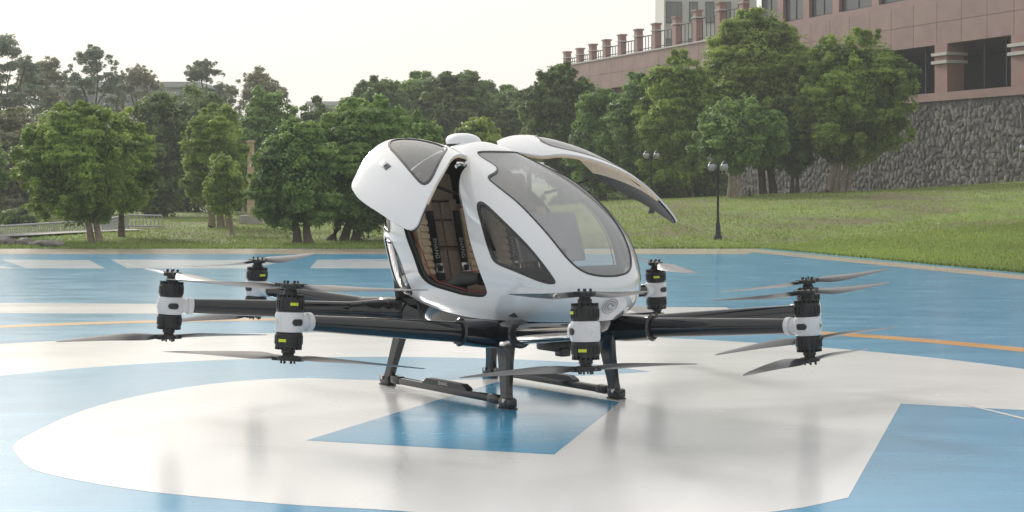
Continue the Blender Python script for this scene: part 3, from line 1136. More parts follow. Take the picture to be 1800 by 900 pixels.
pv = [gp(-60, 417), gp(120, 411), gp(235, 403), gp(250, 405), gp(130, 415), gp(-60, 424)]
pm = MB()
pm.add([(x, y, float(terrain(x, y)) + .05) for x, y in pv], [(0, 1, 4, 5), (1, 2, 3, 4)])
tag(pm.build('path', PALEC), kind='structure')
for i, (px, py, w, h, lb) in enumerate(((8, 431, .42, .16, 'low grey rock on the pad edge in the left corner'), (42, 431, .34, .14, 'small dark rock between the left corner rock and the pale slab'),
                                        (82, 433, .75, .10, 'long pale kerb slab on the grass at the left edge of the pad'))):
    x, y = gp(px, py)
    y = max(y, 32.3)
    rb = bmesh.new()
    bmesh.ops.create_icosphere(rb, subdivisions=2, radius=.5)
    rr = random.Random(i)
    for v in rb.verts:
        v.co = v.co * (1 + rr.uniform(-.18, .18))
        v.co.x *= w
        v.co.y *= .4
        v.co.z *= h * 1.6
    me = bpy.data.meshes.new('rock')
    rb.to_mesh(me)
    rb.free()
    me.materials.append(ROCK)
    tag(mesh_obj('rock', me, None, Matrix.Translation((x, y, .04))), lb, 'rock')

LAMPM = mat('lamp_black_paint', (.012, .013, .015), .4, .2)
GLOBE = mat('lamp_globe_glass', (.28, .29, .30), .3)


def lamp_post(px, d, ytop, ybase, label):
    x = gx(px, d)
    zb = float(terrain(x, d))
    h = gz(ytop, d) - zb
    o = empty('street_lamp', (x, d, zb))
    tag(o, label, 'street lamp', 'twin-globe lamp posts on the right lawn')
    MB().lathe([(.085, -.05), (.085, .06), (.06, .10), (.045, .3), (.03, .36), (.024, .5), (.022, h - .2), (.03, h - .17), (.018, h - .1), (.012, h - .02)], 12).build('post', LAMPM, o, 40)
    MB().tube([(-.13, 0, h - .20), (-.06, 0, h - .23), (0, 0, h - .19), (.06, 0, h - .23), (.13, 0, h - .20)], .012, 6).build('cross_arm', LAMPM, o, 60)
    for s in (-1, 1):
        g = MB().lathe([(.03, -.03), (.062, .0), (.078, .05), (.074, .095), (.05, .125)], 14).build('globe', GLOBE, o, 60, (s * .13, 0, h - .18))
        MB().lathe([(.055, .125), (.05, .145), (.02, .165), (.004, .19)], 14).build('cap', LAMPM, g, 60)
        MB().lathe([(.02, -.06), (.034, -.03), (.034, -.02)], 10).build('collar', LAMPM, g, 60)


lamp_post(1262, 33.6, 283, 430, 'black lamp post with two white globes at the pad edge')
lamp_post(1145, 42, 265, 390, 'black twin-globe lamp post standing farther back near the trees')
lamp_post(1806, 46, 252, 330, 'lamp post at the right edge with a globe before the stone wall')

# ================================================================== THE AIRCRAFT
AC = Vector((-.056, 10.229))
PSI = R(-55.386)
drone = empty('passenger_drone', (AC.x, AC.y, .003), PSI)
tag(drone, 'white egg-shaped passenger drone with raised doors and sixteen propellers on the pad', 'aircraft')

GLOSS_W = mat('white_gloss_paint', (.66, .675, .695), .15, coat=1.0)
GLOSS_K = mat('black_gloss_composite', (.007, .0075, .009), .09, ior=1.5, coat=.25)
SATIN_K = mat('satin_black', (.014, .014, .015), .38, noise=(20, .2))
MOTOR_K = mat('motor_black', (.012, .012, .012), .34, .2, noise=(40, .2))
POD_W = mat('pod_white_plastic', (.60, .61, .63), .35)
BLADE = mat('propeller_carbon', (.040, .041, .044), .30, ior=1.5, coat=.15)
LINING = mat('cabin_lining', (.22, .215, .21), .8, noise=(12, .12))
CABIN_K = mat('cabin_black', (.020, .019, .019), .65)
BEIGE = mat('beige_leather', (.70, .55, .38), .5, noise=(30, .08))
BROWN = mat('dark_brown_fabric', (.30, .225, .18), .85, noise=(60, .15))
TAN = mat('tan_webbing', (.33, .25, .19), .8)
RED = mat('red_piping', (.22, .02, .02), .5)
CHROME = mat('polished_metal', (.62, .63, .64), .18, 1.0)
YELLOW = mat('yellow_green_label', (.52, .58, .03), .5)
WHITE_T = mat('white_lettering', (.52, .52, .52), .5)
GREY_T = mat('grey_lettering', (.10, .10, .11), .4)
LIGHTG = mat('light_grey_plastic', (.66, .67, .68), .4)
RIM_K = mat('window_rim_black', (.016, .017, .018), .22)
WSHIELD = glass_mat('windshield_glass', (.72, .74, .75), 1.9, .015, .30)  # milky sky reflection partly put in as diffuse grey
SIDEGL = glass_mat('tinted_glass', (.50, .50, .49), 1.6, .012)
ROOFGL = glass_mat('door_glass', (.34, .36, .38), 2.1, .015, .10)
MIRRORGL = mat('dark_mirror_glass', (.05, .055, .06), .05, ior=2.2)

HK = np.array([[0.5, 0.93, -0.698, 0.471], [0.58, 1.052, -0.793, 0.525], [0.69, 1.089, -0.848, 0.564], [0.83, 1.048, -0.887, 0.584], [0.99, 0.928, -0.926, 0.59],
               [1.16, 0.716, -0.913, 0.544], [1.32, 0.423, -0.807, 0.436], [1.44, 0.099, -0.631, 0.281], [1.515, -0.117, -0.468, 0.143], [1.545, -0.27, -0.27, 0.0]])


def hull_pt(th, s):
    """cabin surface: th around (0 = nose, + = port), s from the lower rim to the roof"""
    th, s = np.asarray(th, float), np.asarray(s, float)
    n = len(HK) - 1
    t = np.clip(s * n, 0, n - 1e-9)
    i = t.astype(int)
    u = (t - i)[..., None]
    kp = np.vstack([2 * HK[0] - HK[1], HK, 2 * HK[-1] - HK[-2]])
    kp[-1, 0] = HK[-2, 0]
    p0, p1, p2, p3 = kp[i], kp[i + 1], kp[i + 2], kp[i + 3]
    q = .5 * ((2 * p1) + (-p0 + p2) * u + (2 * p0 - 5 * p1 + 4 * p2 - p3) * u * u + (-p0 + 3 * p1 - 3 * p2 + p3) * u ** 3)
    z, xf, xr, w = (q[..., k] for k in range(4))
    xc = xr + .42 * (xf - xr)
    c, sn = np.cos(th), np.sin(th)
    p = np.where(c > 0, 2.3, 2.2)
    a = np.where(c > 0, xf - xc, xc - xr)
    X = xc + a * np.sign(c) * np.abs(c) ** (2 / p)
    Y = w * np.sign(sn) * np.abs(sn) ** (2 / p)
    z = z + .08 * smoothstep(.45, -.6, X) * np.clip(1 - s / .35, 0, 1) ** 2
    return np.stack([X, Y, z], -1)


def hull_nrm(th, s):
    th, s = np.asarray(th, float), np.asarray(s, float)
    e = 4e-3
    s1, s0 = np.minimum(s + e, .9999), np.maximum(s - e, 0)
    a = hull_pt(th + e * 2, s) - hull_pt(th - e * 2, s)
    b = hull_pt(th, s1) - hull_pt(th, s0)
    nn = np.cross(a, b)
    nn /= np.maximum(np.linalg.norm(nn, axis=-1), 1e-12)[..., None]
    return nn


SU, SV = .62, 1.35


def par(pts):
    """(degrees, s) -> flat parameter plane"""
    return [(R(a) * SU, s * SV) for a, s in pts]


def mirror(poly):
    return [(-a, b) for a, b in reversed(poly)]


def area2(poly):
    return sum(poly[i][0] * poly[(i + 1) % len(poly)][1] - poly[(i + 1) % len(poly)][0] * poly[i][1] for i in range(len(poly)))


def round_poly(poly, it=3):
    p = [np.array(q) for q in poly]
    for _ in range(it):
        o = []
        for i in range(len(p)):
            a, b = p[i], p[(i + 1) % len(p)]
            o += [a * .78 + b * .22, a * .22 + b * .78]
        p = o
    return [tuple(q) for q in p]


def resample(poly, step=.02):
    P = np.array(list(poly) + [poly[0]])
    L = np.r_[0, np.cumsum(np.linalg.norm(np.diff(P, axis=0), axis=1))]
    n = max(int(L[-1] / step), 12)
    t = np.linspace(0, L[-1], n, endpoint=False)
    return [(float(np.interp(a, L, P[:, 0])), float(np.interp(a, L, P[:, 1]))) for a in t]


def inset(poly, d):
    n = len(poly)
    sg = 1 if area2(poly) > 0 else -1
    out = []
    for i in range(n):
        a, b, c = (np.array(poly[(i + k) % n]) for k in (-1, 0, 1))
        t = (c - a)
        t /= max(np.linalg.norm(t), 1e-9)
        out.append(tuple(b + sg * d * np.array([-t[1], t[0]])))
    return out


def inside(p, poly):
    x, y = p
    r = False
    j = len(poly) - 1
    for i in range(len(poly)):
        xi, yi = poly[i]
        xj, yj = poly[j]
        if (yi > y) != (yj > y) and x < (xj - xi) * (y - yi) / (yj - yi) + xi:
            r = not r
        j = i
    return r


def triangulate(polys, u0, u1, v0, v1, step, lines=()):
    """constrained triangulation of a parameter rectangle with the outlines as edges"""
    pts, edges = [], []
    for P in polys:
        n0 = len(pts)
        pts += P
        edges += [(n0 + i, n0 + (i + 1) % len(P)) for i in range(len(P))]
    for P in lines:
        n0 = len(pts)
        pts += P
        edges += [(n0 + i, n0 + i + 1) for i in range(len(P) - 1)]
    border = np.array(pts) if pts else np.zeros((1, 2)) - 99
    nu, nv = int((u1 - u0) / step), int((v1 - v0) / step)
    for i in range(nu + 1):
        for j in range(nv + 1):
            p = (u0 + (u1 - u0) * i / nu, v0 + (v1 - v0) * j / nv)
            if ((border - p) ** 2).sum(1).min() > (step * .45) ** 2:
                pts.append(p)
    r = delaunay_2d_cdt([Vector(p) for p in pts], edges, [], 0, 1e-6)
    V = [(p[0], p[1]) for p in r[0]]
    F = [tuple(f) for f in r[2]]
    C = [((V[a][0] + V[b][0] + V[c][0]) / 3, (V[a][1] + V[b][1] + V[c][1]) / 3) for a, b, c in F]
    return V, F, C


def shell(name, V, F, m, parent, off=0.0, wall=None, wall_m=None, back_m=None, xform=None, weld=True):
    """surface over parameter triangles; wall=(o0,o1) closes the rim; back_m adds the inner skin"""
    used = sorted({i for f in F for i in f})
    ix = {a: k for k, a in enumerate(used)}
    th = np.array([V[i][0] / SU for i in used])
    s = np.array([V[i][1] / SV for i in used])
    P, N = hull_pt(th, s), hull_nrm(th, s)
    A = P + N * off
    T = [tuple(ix[i] for i in f) for f in F]
    # keep outward winding
    a, b, c = (A[[t[k] for t in T]] for k in range(3))
    fn = np.cross(b - a, c - a)
    avg = N[[t[0] for t in T]]
    if (fn * avg).sum() < 0:
        T = [(t[0], t[2], t[1]) for t in T]
    verts = A.tolist()
    faces = list(T)
    mi = [0] * len(T)
    nrm = N.tolist()
    mats = [m]
    if wall:
        cnt = {}
        for t in T:
            for k in range(3):
                e = (t[k], t[(k + 1) % 3])
                cnt[tuple(sorted(e))] = cnt.get(tuple(sorted(e)), []) + [e]
        B = P + N * wall[1]
        nb = len(verts)
        seam = set(np.where((np.abs(np.abs(th) - math.pi) < 1e-4))[0].tolist())
        rim = [v[0] for v in cnt.values() if len(v) == 1 and not (v[0][0] in seam and v[0][1] in seam)]
        mats.append(wall_m or m)
        W0 = len(verts)
        for e0, e1 in rim:
            t = A[e1] - A[e0]
            nn = np.cross(t, N[e0])
            nn = nn / max(np.linalg.norm(nn), 1e-9)
            k = len(verts)
            verts += [A[e0].tolist(), A[e1].tolist(), B[e1].tolist(), B[e0].tolist()]
            nrm += [nn.tolist()] * 4
            faces.append((k + 1, k, k + 3, k + 2))
            mi.append(1)
        if back_m:
            mats.append(back_m)
            k = len(verts)
            verts += B.tolist()
            nrm += (-N).tolist()
            faces += [(k + t[0], k + t[2], k + t[1]) for t in T]
            mi += [2] * len(T)
    me = bpy.data.meshes.new(name)
    me.from_pydata(verts, [], faces)
    for q in mats:
        me.materials.append(q)
    me.polygons.foreach_set('material_index', mi)
    me.polygons.foreach_set('use_smooth', [True] * len(faces))
    me.update()
    me.normals_split_custom_set_from_vertices([Vector(q) for q in nrm])
    if xform is not None:
        me.transform(xform)
    return mesh_obj(name, me, parent)


ws_half = [(0, .832), (-38, .832), (-39.5, .80), (-27, .722), (-31, .695), (-42, .668), (-36, .615), (-30.5, .565), (-25, .465), (-21, .368), (-17, .318), (-11, .288), (0, .276)]
ws = par(ws_half) + [(-a, b) for a, b in reversed(par(ws_half)[1:-1])]
ws = resample(round_poly(ws, 2), .02)
tri_ = resample(round_poly(par([(-53, .562), (-48.5, .572), (-42.5, .505), (-36, .418), (-31, .318), (-27.6, .248), (-34.5, .252), (-47, .305), (-54.8, .335), (-54.8, .39), (-53.8, .478)]), 2), .016)
dop = resample(round_poly(par([(-66, .825), (-58, .79), (-51, .738), (-58.5, .69), (-60.5, .62), (-60, .54), (-61.5, .432), (-62.5, .322), (-60.0, .165), (-73, .170), (-77, .182), (-87, .205),
                               (-90, .25), (-90.5, .33), (-91.5, .41), (-93, .48), (-97, .56), (-103, .64), (-110, .72), (-112, .77), (-104, .81), (-86, .832)]), 2), .02)
rwin = resample(round_poly(par([(-127, .53), (-106, .515), (-106, .43), (-117, .447), (-126, .475)]), 2), .018)
rpan = resample(round_poly(par([(-121, .425), (-106.5, .415), (-101.5, .30), (-100, .10), (-124, .08), (-122, .30)]), 2), .018)
RG = [('windshield', ws, .011), ('side_window', tri_, .017), ('side_window', mirror(tri_), .017), ('rear_window', rwin, .012), ('rear_window', mirror(rwin), .012),
      ('quarter_panel', rpan, .008), ('quarter_panel', mirror(rpan), .008)]
inner_p = [resample(inset(p, d), .02) for _, p, d in RG]
dport = mirror(dop)
allp = [p for _, p, _ in RG] + inner_p + [dop, dport]
STOP = .988
V, F, Cc = triangulate(allp, -math.pi * SU, math.pi * SU, 0, STOP * SV, .036)
reg = {}
for f, c in zip(F, Cc):
    if inside(c, dop) or inside(c, dport):
        continue
    key = 'hull'
    for k, (nm, p, d) in enumerate(RG):
        if inside(c, p):
            key = (k, 'glass' if inside(c, inner_p[k]) else 'rim')
            break
    reg.setdefault(key, []).append(f)
hull = shell('hull', V, reg['hull'], GLOSS_W, drone, 0, (0, -.03), CABIN_K, LINING)
# roof crown closing the top of the shell
capm = MB()
ca = [hull_pt(2 * math.pi * k / 48, STOP) for k in range(48)]
capm.add([tuple(p) for p in ca] + [(-.27, 0, 1.5455)], [(k, (k + 1) % 48, 48) for k in range(48)]).build('roof_cap', GLOSS_W, hull, 180)
glassm = {'windshield': WSHIELD, 'side_window': SIDEGL, 'rear_window': SIDEGL, 'quarter_panel': MIRRORGL}
for k, (nm, p, d) in enumerate(RG):
    g = shell(nm, V, reg[(k, 'glass')], glassm[nm], drone, -.004)
    shell('window_rim', V, reg[(k, 'rim')], RIM_K, g, .0015, (.0015, -.032))

# ---- doors: cut from the same skin, swung up about the roof hinge
ddoor = resample(round_poly(par([(-66, .82), (-59, .785), (-52.5, .738), (-59, .69), (-61, .62), (-60.6, .54), (-62, .432), (-63, .322), (-60.8, .172), (-73, .176), (-77, .188), (-87, .21),
                                 (-93, .245), (-100, .285), (-101, .36), (-101.5, .44), (-103, .54), (-107, .63), (-112, .72), (-112, .77), (-104, .805), (-86, .827)]), 2), .02)
dwin = resample(round_poly(par([(-104, .60), (-97, .655), (-81, .70), (-67.5, .685), (-64.5, .56), (-64, .43), (-66.5, .395), (-70, .40), (-88, .50)]), 2), .02)
dwin_i = resample(inset(dwin, .014), .02)
us = [p[0] for p in ddoor]
vs_ = [p[1] for p in ddoor]
DV, DF, DC = triangulate([ddoor, dwin, dwin_i], min(us) - .02, max(us) + .02, min(vs_) - .02, max(vs_) + .02, .036, [[(min(us) - .02 + (max(us) - min(us) + .04) * k / 40, .335 * SV) for k in range(41)]])
dreg = {'panel': [], 'rim': [], 'glass': []}
for f, c in zip(DF, DC):
    if inside(c, ddoor):
        dreg['glass' if inside(c, dwin_i) else 'rim' if inside(c, dwin) else 'panel'].append(f)
hinge_ax = Vector((1, math.tan(-.04), math.tan(-.053))).normalized()
piv = Vector((-.063, -.262, 1.402))
swing = Matrix.Translation(piv) @ Matrix.Rotation(-R(47.5 + (0)), 4, hinge_ax) @ Matrix.Translation(-piv)
flipY = Matrix.Diagonal((1, -1, 1, 1))


def door(side):
    lift = Matrix.Translation((.42, 0, 1.38)) @ Matrix.Rotation(R(5.5 if side < 0 else 8.0), 4, 'Y') @ Matrix.Translation((-.42, 0, -1.38))
    more = Matrix.Translation(piv) @ Matrix.Rotation(-R(2.5), 4, hinge_ax) @ Matrix.Translation(-piv)
    xf = lift @ swing if side < 0 else Matrix.Translation((0, 0, -.012)) @ lift @ flipY @ more @ swing
    pnl = shell('door', DV, dreg['panel'], GLOSS_W, drone, .0, (0, -.012), GLOSS_W, None, xf)
    parts = [pnl]
    up = [f for f, in zip(dreg['panel'])]
    hi = [f for f in up if sum(DV[i][1] for i in f) / 3 / SV > .335]
    lo = [f for f in up if sum(DV[i][1] for i in f) / 3 / SV <= .335]
    parts.append(shell('inner_trim', DV, hi, BEIGE, pnl, -.010, (-.010, -.026), BEIGE, BEIGE, xf))
    parts.append(shell('inner_trim', DV, lo, CABIN_K, pnl, -.010, (-.010, -.022), CABIN_K, CABIN_K, xf))
    g = shell('door_window', DV, dreg['glass'], ROOFGL, pnl, -.004, None, None, None, xf)
    parts += [g, shell('window_rim', DV, dreg['rim'], RIM_K, pnl, .0015, (.0015, -.03), RIM_K, None, xf)]
    # handle: dark recess with a bright lever
    c = Vector(hull_pt(R(-87), .425))
    nn = Vector(hull_nrm(R(-87), .425))
    ax = (Vector(hull_pt(R(-93), .455)) - Vector(hull_pt(R(-81), .395))).normalized()
    by = nn.cross(ax).normalized()
    rm = Matrix((ax, by, nn)).transposed()
    for nm, m, sz, o_ in (('handle_recess', GREY_T, (.105, .040, .006), .001), ('handle_lever', CHROME, (.062, .026, .012), .007)):
        mb = MB().box((0, 0, 0), sz, bev=.002)
        mb.v = [tuple(rm @ Vector(q) + c + nn * o_ + (ax * .018 if nm == 'handle_lever' else Vector())) for q in mb.v]
        o = mb.build(nm, m, pnl, 40)
        o.data.transform(xf)
        parts.append(o)
    # gas strut from the roof to the door, and the hinge arm
    if side > 0:
        for o in parts:
            bm = bmesh.new()
            bm.from_mesh(o.data)
            bmesh.ops.reverse_faces(bm, faces=bm.faces)
            bm.to_mesh(o.data)
            bm.free()
    return pnl


door(-1)
door(1)
for s in (-1, 1):
    MB().box((-.02, s * .27, 1.40), (.10, .05, .03), bev=.006).tube([(-.02, s * .27, 1.40), (-.02, s * .33, 1.385)], .012, 8).build('hinge', CHROME, drone, 40)
    a = Vector((-.02, s * .33, 1.22))
    b = Vector((.05, s * .62, 1.30))
    MB().tube([a, a.lerp(b, .55)], .011, 8).tube([a.lerp(b, .5), b], .006, 8).build('gas_strut', SATIN_K, drone, 40)
# seal with red piping round each door opening
for s, pl_ in ((-1, dop), (1, dport)):
    pts = [hull_pt(u / SU, v / SV) - hull_nrm(u / SU, v / SV) * .026 for u, v in inset(pl_, .006)]
    mb = MB().tube([tuple(p) for p in pts] + [tuple(pts[0])], .010, 6, cap=False)
    seal = mb.build('door_seal', CABIN_K, drone, 180)
    pts = [hull_pt(u / SU, v / SV) - hull_nrm(u / SU, v / SV) * .040 for u, v in inset(pl_, .022)]
    MB().tube([tuple(p) for p in pts] + [tuple(pts[0])], .0035, 5, cap=False).build('piping', RED, seal, 180)

# ---- roof fairing (rear)
fm, fd = MB(), MB()
n = 28
for ring, (mbx, zz) in enumerate(((fm, None),)):
    vs, fs = [], []
    prof = [(1.0, .0), (.99, .25), (.93, .50), (.80, .72), (.60, .88), (.34, .97), (.05, 1.0)]
    for r, h in prof:
        for k in range(n):
            t_ = 2 * math.pi * k / n
            vs.append((-.44 + .150 * r * math.cos(t_) - .03 * h, .098 * r * math.sin(t_), 1.532 + .070 * h))
    for i in range(len(prof) - 1):
        for k in range(n):
            fs.append((i * n + k, i * n + (k + 1) % n, (i + 1) * n + (k + 1) % n, (i + 1) * n + k))
    fs.append(tuple(range((len(prof) - 1) * n, len(prof) * n)))
    fm.add(vs, fs)
fair = fm.build('roof_fairing', GLOSS_W, drone, 60)
vs = []
for h in (1.44, 1.533):
    for k in range(n):
        t_ = 2 * math.pi * k / n
        vs.append((-.44 + .142 * math.cos(t_), .092 * math.sin(t_), h))
fd.add(vs, [(k, (k + 1) % n, n + (k + 1) % n, n + k) for k in range(n)])
fd.build('fairing_base', CABIN_K, fair, 60)

# ---- belly
bm_ = MB()
n = 64
rows = [(.985, .012, None), (.97, -.02, .0), (.93, -.06, .0), (.86, -.105, .0), (.74, -.14, .0), (.50, -.155, .0), (.05, -.158, .0)]
vs, fs = [], []
for sc, dz, flat in rows:
    for k in range(n):
        p = hull_pt(2 * math.pi * k / n, 0.0)
        z = p[2] + dz if flat is None else (p[2] * max(0, 1 + dz * 9) + .50 * min(1, -dz * 9)) + dz
        vs.append((.06 + (p[0] - .06) * sc, p[1] * sc, z))
for i in range(len(rows) - 1):
    for k in range(n):
        fs.append((i * n + (k + 1) % n, i * n + k, (i + 1) * n + k, (i + 1) * n + (k + 1) % n))
fs.append(tuple(range((len(rows) - 1) * n, len(rows) * n)))
bm_.add(vs, fs)
bm_.build('belly', GLOSS_K, drone, 180)
MB().box((.55, 0, .335), (.18, .16, .06), bev=.015).box((.62, 0, .30), (.07, .07, .05), bev=.01).build('belly_sensor', SATIN_K, drone, 40)

# ---- arms, motors, propellers
MOT = {  # angle from the nose, white housing row, upper/lower propeller angle in plan, (upper, lower) label directions
    'sf': (-22.5, 582.5, 63, 41, (200, 255)), 'sm': (-67.5, 566, -25, -25, (295, 250)), 'sa': (-112.5, 536.6, -57, 53, (None, None)), 'sr': (-157.5, 506, 69, 50, (310, None)),
    'pf': (22.5, 573, 44, 56, (None, None)), 'pm': (67.5, 545, 38, 34, (None, None)), 'pa': (112.5, 508, -74, -70, (270, None)), 'pr': (157.5, 500, 15, 70, (None, None))}


def blade_mesh(flip):
    secs = [(.045, .030, 24, .016), (.09, .040, 24, .015), (.14, .075, 22, .013), (.20, .104, 19, .011), (.30, .112, 15, .009), (.42, .100, 12, .008), (.55, .080, 9.5, .0065),
            (.66, .062, 8, .005), (.74, .044, 7, .004), (.785, .024, 6.5, .003), (.80, .008, 6.5, .002)]
    ring = [(-.5, 0), (-.34, .7), (-.05, 1), (.28, .62), (.5, .05), (.28, -.25), (-.05, -.45), (-.34, -.4)]
    vs, fs = [], []
    for r, c, tw, th in secs:
        t_ = R(tw)
        for a, b in ring:
            y, z = a * c - .015 * math.sin(r * 3.2), b * th
            vs.append((r, y * math.cos(t_) - z * math.sin(t_), (y * math.sin(t_) + z * math.cos(t_)) + .012 * (r / .8) ** 2))
    m = len(ring)
    for i in range(len(secs) - 1):
        for k in range(m):
            fs.append((i * m + k, (i + 1) * m + k, (i + 1) * m + (k + 1) % m, i * m + (k + 1) % m))
    fs.append(tuple(range(m)))
    fs.append(tuple(range(len(secs) * m - 1, (len(secs) - 1) * m - 1, -1)))
    mb = MB().add(vs, fs)
    if flip:
        mb.v = [(x, -y, z) for x, y, z in mb.v]
        mb.f = [tuple(reversed(f)) for f in mb.f]
    return mb.mesh('blade', BLADE, 45)


BLM = [blade_mesh(0), blade_mesh(1)]
hb = MB()
hb.lathe([(.022, -.030), (.030, -.024), (.030, -.012), (.052, -.010), (.055, .000), (.052, .012), (.030, .014)], 24)
hb.box((0, 0, .006), (.17, .052, .022), bev=.006)
for k in range(6):
    a = R(60 * k + 30)
    hb.tube([(.034 * math.cos(a), .034 * math.sin(a), .012), (.034 * math.cos(a), .034 * math.sin(a), .030)], .0055, 6)
HUBM = hb.mesh('hub', MOTOR_K, 40)

mt = MB()
mt.lathe([(.060, .052), (.069, .056), (.070, .062), (.070, .118), (.066, .128), (.050, .134), (.030, .136)], 36)
for k in range(18):
    a = R(20 * k)
    mt.box((.060 * math.cos(a), .060 * math.sin(a), .130), (.018, .008, .020), rot=Euler((0, 0, a)))
    mt.box((.0705 * math.cos(a), .0705 * math.sin(a), .090), (.004, .010, .044), rot=Euler((0, 0, a)))
mt.lathe([(.036, .134), (.036, .158), (.028, .162), (.028, .180)], 20)
MOTM = mt.mesh('motor', MOTOR_K, 40)

hs_ = MB()
hs_.lathe([(.058, -.054), (.069, -.050), (.0745, -.040), (.0755, -.020), (.0755, .020), (.0745, .040), (.069, .050), (.058, .054)], 36)
hs_.tube([(.04, 0, 0), (.095, 0, 0), (.100, 0, 0), (.128, 0, 0), (.132, 0, 0)], [.040, .042, .050, .050, .046], 24)
hs_.box((-.066, 0, 0), (.022, .05, .05), bev=.006)
HOUSM = hs_.mesh('motor_pod', POD_W, 40)
ov = MB()
pts = []
for k in range(28):
    a = 2 * math.pi * k / 28
    pts.append((.017 * math.cos(a) + (.015 if math.cos(a) > 0 else -.015), .017 * math.sin(a)))
vs = [(x, -math.sqrt(max(.0755 ** 2 - x * x, 0)) - o_, z) for o_ in (-.004, .0035) for x, z in pts]
vs, fs = [], []
for k in range(15):
    x = -.032 + .064 * k / 14
    q = max(abs(x) - .015, 0)
    hz_ = math.sqrt(max(.017 ** 2 - q * q, 1e-8))
    y_ = -math.sqrt(.0755 ** 2 - x * x)
    vs += [(x, y_ + .004, -hz_), (x, y_ - .0035, -hz_), (x, y_ - .0035, hz_), (x, y_ + .004, hz_)]
for k in range(14):
    for j in range(3):
        fs.append((4 * k + j, 4 * k + 4 + j, 4 * k + 5 + j, 4 * k + 1 + j))
ov.add(vs, fs)
OVM = ov.mesh('sensor_window', SATIN_K, 30)
lb = MB()
vs = []
for z in (-.0075, .0075):
    for k in range(7):
        a = R(-17 + 34 * k / 6)
        vs.append((.0735 * math.cos(a), .0735 * math.sin(a), z))
lb.add(vs, [(k, k + 1, 8 + k, 7 + k) for k in range(6)])
LBM = lb.mesh('label_strip', YELLOW, 180)
dm = MB().add([(-.0785, -.014, 0), (-.0785, 0, .016), (-.0785, .014, 0), (-.0785, 0, -.016)], [(0, 1, 2, 3)])
DMM = dm.mesh('diamond_plate', CHROME)

rot90 = lambda a: Matrix.Rotation(R(a), 4, 'Z')
MZ = {}
for key, (ang, row, au, al, lab) in MOT.items():
    a = R(ang)
    px_, py_ = 2.0 * math.cos(a), 2.0 * math.sin(a)
    dist = AC.y + px_ * math.sin(PSI) + py_ * math.cos(PSI)
    mz = HC - (row - YH) * dist / FPX - .003
    pos = Vector((px_, py_, mz))
    fx = .55 if ang and abs(ang) < 90 else -.55
    J = Vector((fx, .38 if ang > 0 else -.38, .415 if fx > 0 else .47))
    MZ[key] = pos
    inward = (J - pos).normalized()
    out = Vector((math.cos(a), math.sin(a), 0))
    up = (Vector((0, 0, 1)) - out * .065).normalized()
    xa = (inward - up * inward.dot(up)).normalized()
    ya = up.cross(xa)
    M = Matrix((xa, ya, up)).transposed().to_4x4()
    M.translation = pos
    pod = mesh_obj('motor_pod', HOUSM, drone, M)
    mesh_obj('upper_motor', MOTM, pod)
    mesh_obj('lower_motor', MOTM, pod, Matrix.Rotation(math.pi, 4, 'X'))
    mesh_obj('sensor_window', OVM, pod)
    mesh_obj('sensor_window', OVM, pod, rot90(180) @ Matrix.Diagonal((-1, 1, 1, 1)) @ rot90(0)) if False else mesh_obj('sensor_window', OVM, pod, rot90(180))
    mesh_obj('diamond_plate', DMM, pod)
    px_ang = math.degrees(math.atan2(xa.y, xa.x)) + math.degrees(PSI)      # heading of the pod's x axis in the world
    for dirw, z in ((lab[0], .093), (lab[1], -.093)):
        if dirw is not None:
            mesh_obj('label_strip', LBM, pod, Matrix.Translation((0, 0, z)) @ rot90(dirw - px_ang))
    # propellers, one above and one below
    for lower, aw in ((0, au), (1, al)):
        ax = rot90(aw - math.degrees(PSI))
        T = Matrix.Translation(pos + up * (-.182 if lower else .182))
        tilt = Vector((0, 0, 1)).rotation_difference(up).to_matrix().to_4x4()
        PM = T @ tilt @ ax
        if lower:
            PM = PM @ Matrix.Rotation(math.pi, 4, 'X')
        hub = mesh_obj('propeller', HUBM, drone, PM)
        bl = BLM[lower]
        mesh_obj('blade', bl, hub, Matrix.Identity(4))
        mesh_obj('blade', bl, hub, rot90(180))
    # arm
    tip = pos - inward * -.10
    root = J + (pos - J).normalized() * .10
    d_ = (tip - root)
    pts = [root + d_ * t_ for t_ in (0, .25, .5, .75, 1)]
    MB().tube(pts, [.058, .057, .053, .048, .041], 20, sx=.85).build('arm', GLOSS_K, drone, 60)
    if fx > 0:
        e = root + d_.normalized() * .24
        MB().tube([J, root, root + d_.normalized() * .05, e - d_.normalized() * .02, e - d_.normalized() * .012, e], [.072, .078, .080, .076, .081, .070], 22, sx=.9).build('arm_sleeve', GLOSS_K, drone, 40)
    else:
        e = root + d_.normalized() * .30
        MB().tube([J - d_.normalized() * .05, J + d_.normalized() * .12, J + d_.normalized() * .125, root + d_.normalized() * .1, e, e + d_.normalized() * .004], [.088, .088, .084, .078, .052, .044], 22, sx=.9).build('arm_sleeve', GLOSS_K, drone, 40)
